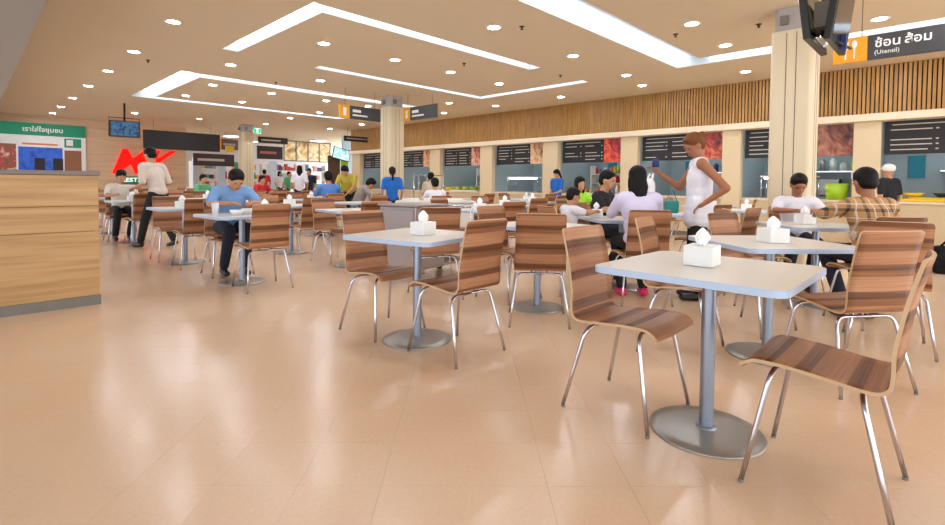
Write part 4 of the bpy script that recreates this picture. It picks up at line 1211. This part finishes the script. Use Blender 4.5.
# man in the blue shirt, bent over his meal
person((2.2, 6.235, .004), -92, 'man in light blue shirt and dark trousers bent over his meal',
       mod(J_sit(.16), head=(0, .27, 1.12), elL=(-.27, .22, .85), elR=(.27, .22, .85), wrL=(-.13, .40, .86), wrR=(.13, .40, .86),
           knL=(-.12, .38, .552), anL=(-.11, .16, .085), toL=(-.12, .30, .035), knR=(.11, .38, .552), anR=(.08, .07, .085), toR=(.09, .215, .035)),
       C_blue, C_navy, head_pitch=32, sleeve=.85)
# waiter walking on the left
person((2.24, 9.5), 118, 'waiter in cream shirt and black trousers walking past the tables',
       mod(J_stand(), chest=(0, .08, 1.20), neck=(0, .13, 1.375), head=(0, .17, 1.535), shL=(-.18, .12, 1.34), shR=(.18, .12, 1.34),
           elL=(-.24, .05, 1.06), elR=(.24, .02, 1.07), wrL=(-.18, .28, 1.0), wrR=(.2, .24, .98),
           knL=(-.1, .16, .5), anL=(-.1, .28, .085), toL=(-.1, .43, .035), knR=(.1, .0, .48), anR=(.1, -.22, .12), toR=(.1, -.09, .04)),
       C_cream, C_black, sleeve=.9, head_pitch=18, near=True, hair='short')
mb = MB(); mb.prism(rrect(.42, .3, .05), 0, .02, mat('dark_tray', (40, 42, 60), .5))
o = mb.build('waiter_tray', None, (2.04, 9.87, 1.045), radians(28)); tag(o, 'dark serving tray held by the walking waiter', 'tray')
person((2.02, 11.16), -90, 'worker in cream shirt sitting at the table beside the waiter', J_sit(.04), C_cream, C_black, near=False, head_pitch=20)
person((4.3, 14.1), -70, 'person in green shirt sitting far off before the back wall', J_sit(.05, .97), C_green, C_navy, near=False, s=.97)
person((5.8, 13.98), -80, 'person in red shirt sitting far off below the exit sign', J_sit(.05, .97), C_red, C_black, near=False, s=.97)
person((5.2, 9.19), 85, 'person in mid blue shirt seen from behind beside the yellow shirt', J_sit(.02, 1.04), C_blue2, C_navy, near=False, s=1.04, sleeve=.9)
person((6.2, 9.95), -150, 'person in olive yellow shirt bending over a far table', mod(J_stand(), chest=(0, .14, 1.13), neck=(0, .24, 1.26), head=(0, .32, 1.36), shL=(-.18, .2, 1.24), shR=(.18, .2, 1.24), elL=(-.22, .32, 1.0), elR=(.22, .32, 1.0), wrL=(-.15, .5, .86), wrR=(.15, .5, .86)), C_olive, C_black, near=False, head_pitch=30)
person((5.72, 9.0), -30, 'person in grey shirt leaning low beside the blue-shirted woman', mod(J_sit(.2), head=(0, .3, 1.08)), C_grey, C_black, near=False, head_pitch=35)
person((6.2, 8.4), 60, 'woman in royal blue shirt standing before the middle pillar', J_stand(), C_royal, C_navy, near=False, s=.86, hair='pony')
person((6.07, 6.895, .004), 70, 'person with black hair in pale shirt sitting behind the tray station', J_sit(.02, .88), C_white, C_grey, near=False, s=.88)
chair(6.05, 6.85, 70, 'striped chair with the pale-shirted person behind the tray station', 'striped chairs near the food stalls', False)
person((6.95, 8.05), 20, 'person in beige standing between the wire rack and the stalls', J_stand(), C_beige, C_black, near=False, s=.8)
person((10.25, 7.1), 170, 'woman in royal blue polo standing by the stall counters', mod(J_stand(), wrL=(-.16, .34, 1.0), elL=(-.24, .1, 1.06)), C_royal, C_grey, near=False, s=.88, hair='pony', head_pitch=20)
person((6.483, 4.105, .004), -110, 'woman in lime green top sitting beyond the child', J_sit(.02, .9), C_lime, C_olive, near=False, s=.9, hair='long')
chair(6.5, 4.15, -110, 'striped chair with the woman in lime green', 'striped chairs near the food stalls', False)
# the family at the middle table
person((4.42, 2.9), -25, 'small child in white shirt at the table with the woman in lavender',
       mod(J_sit(.03, .72), wrL=(-.1, .36, 1.15), wrR=(.1, .36, 1.15), elL=(-.24, .14, 1.13), elR=(.24, .14, 1.13)), C_white, C_navy, s=.72, sleeve=.6, head_pitch=12, hair='short', head_yaw=-10)
person((5.4, 3.1), -85, 'man in black shirt sitting opposite the woman in lavender', J_sit(.05, .97), C_black, C_navy, s=.97, head_pitch=8)
person((4.53, 2.18), 44, 'woman with long black hair in lavender blouse seen from behind',
       mod(J_sit(.06, .98), anL=(-.11, .17, .085), anR=(.11, .17, .085), toL=(-.12, .31, .035), toR=(.12, .31, .035)), C_lav, C_black, hair='long', s=.98, sleeve=1.0, shoe=mat('pink_shoe', (226, 36, 96), .4), head_pitch=10, girth=1.08)
# woman standing with one hand on her hip and a carrier bag
person((5.0, 1.8), 118, 'woman in sleeveless white top standing with a hand on her hip',
       mod(J_stand(), shL=(-.165, 0, 1.355), shR=(.165, .02, 1.355), elL=(-.26, -.20, 1.12), wrL=(-.185, -.03, .98), elR=(.22, .16, 1.12), wrR=(.19, .36, 1.27), head=(0, .06, 1.545)),
       C_white, C_black, SKIN_D, .97, 'bun', HAIR_B, sleeve=.12, head_pitch=28, hem=.14, head_yaw=22)
root = empty('carrier_bag', (4.89, 2.27, .895)); tag(root, 'white plastic carrier bag hanging from the standing woman\'s hand', 'bag')
mb = MB(); mb.ball((0, 0, .09), (.085, .085, .10), M_tissue, 3); mb.ball((.02, -.01, .19), (.06, .055, .1), M_tissue, 3); root2 = link('sack', remesh(mb, .012, 'sack', 2), root)
mb = MB(); mb.tube([(.0, .02, .24), (.04, .0, .33), (.06, -.03, .30)], .012, M_tissue, 8); mb.tube([(.02, -.03, .24), (.05, -.03, .34)], .012, M_tissue, 8); mb.build('handle', root)
mb = MB(); mb.lathe([(0, 0), (.035, 0), (.035, .07), (.02, .085), (.0, .085)], MATS['blue_plug'], 14)
o = mb.build('blue_bottle_cap', None, (4.97, 2.23, 1.296)); tag(o, 'small blue round thing in the standing woman\'s raised hand', 'bottle')
root = empty('teal_purse', (5.075, 2.10, .825), radians(30)); tag(root, 'small teal purse hanging from the standing woman\'s forearm', 'purse')
mb = MB(); mb.b2(-.03, .03, -.07, .07, 0, .13, mat('teal_purse', (40, 160, 150), .5), .02); mb.build('pouch', root)
mb = MB(); mb.tube([(0, -.05, .125), (0, -.02, .22), (0, 0, .245), (0, .02, .22), (0, .05, .125)], .005, MATS['teal_purse'], 6); mb.build('strap', root)
# boy and man at the right
person((6.22, 1.24), -154, 'boy in white and dark shirt looking down at the table',
       mod(J_sit(.06, .92), wrL=(-.08, .36, .94), wrR=(.1, .36, .94), elL=(-.235, .14, .93), elR=(.235, .14, .93)), C_white, C_navy, SKIN_D, .92, 'short', sleeve=.7, head_pitch=28)
person((5.17, .5), 43, 'man in brown plaid shirt sitting with his back turned',
       mod(J_sit(.05, .95), elL=(-.30, .14, .93), elR=(.30, .14, .93), wrL=(-.2, .36, .92), wrR=(.16, .36, .92)), C_plaid, C_navy, SKIN_D, .95, 'short', sleeve=1.9, head_pitch=12, girth=1.12)
person((10.2, .78), 60, 'person in a white cap and dark shirt at the counter behind the plaid man', J_stand(), C_black, C_black, near=False, s=.88, hair='capped')
for (x, y, f, l) in [(4.3, 14.1, -70, 'person in green'), (5.8, 13.98, -80, 'person in red'), (5.72, 9.0, -30, 'person in grey leaning low')]:
    chair(x, y, f, 'striped chair with the ' + l + ' sitting on it', 'striped chairs of far sitters', False)
# stall staff
for (x, y, m, lab, hr) in [(12.2, 11.0, C_teal, 'stall cook in teal shirt behind the fruit', 'short'), (12.2, 14.0, C_teal, 'stall cook in teal shirt right of the middle pillar', 'short'),
                           (12.1, 2.6, C_beige, 'stall cook in beige shirt left of the right pillar', 'capped'), (12.55, 6.4, C_white, 'stall cook in white shirt behind the drink bottles', 'capped')]:
    person((x, y), 180, lab, J_stand(), m, C_black, near=False, s=.97, hair=hr)
# shoppers far away in the mall
rn = random.Random(21)
shop_cols = [C_white, C_navy, C_red, C_white, C_grey, C_black, C_lav, C_green]
shoppers = [(7.3, 14.7), (8.5, 16.4), (9.2, 21.8), (10.1, 22.3), (10.9, 22.0), (11.7, 22.6), (8.3, 22.6), (9.6, 20.3)]
for i, (x, y) in enumerate(shoppers):
    cn = ['white', 'navy', 'red', 'white', 'grey', 'black', 'lavender', 'green'][i]
    person((x, y), rn.uniform(0, 360), 'far off shopper in %s top before the shop shelves' % cn if y > 18 else 'person in %s shirt standing in the far seating' % cn, J_stand(), shop_cols[i], C_navy if i % 2 else C_black, near=False, s=rn.uniform(.9, 1.0), hair='long' if i % 3 == 0 else 'short',
           group='shoppers far away')
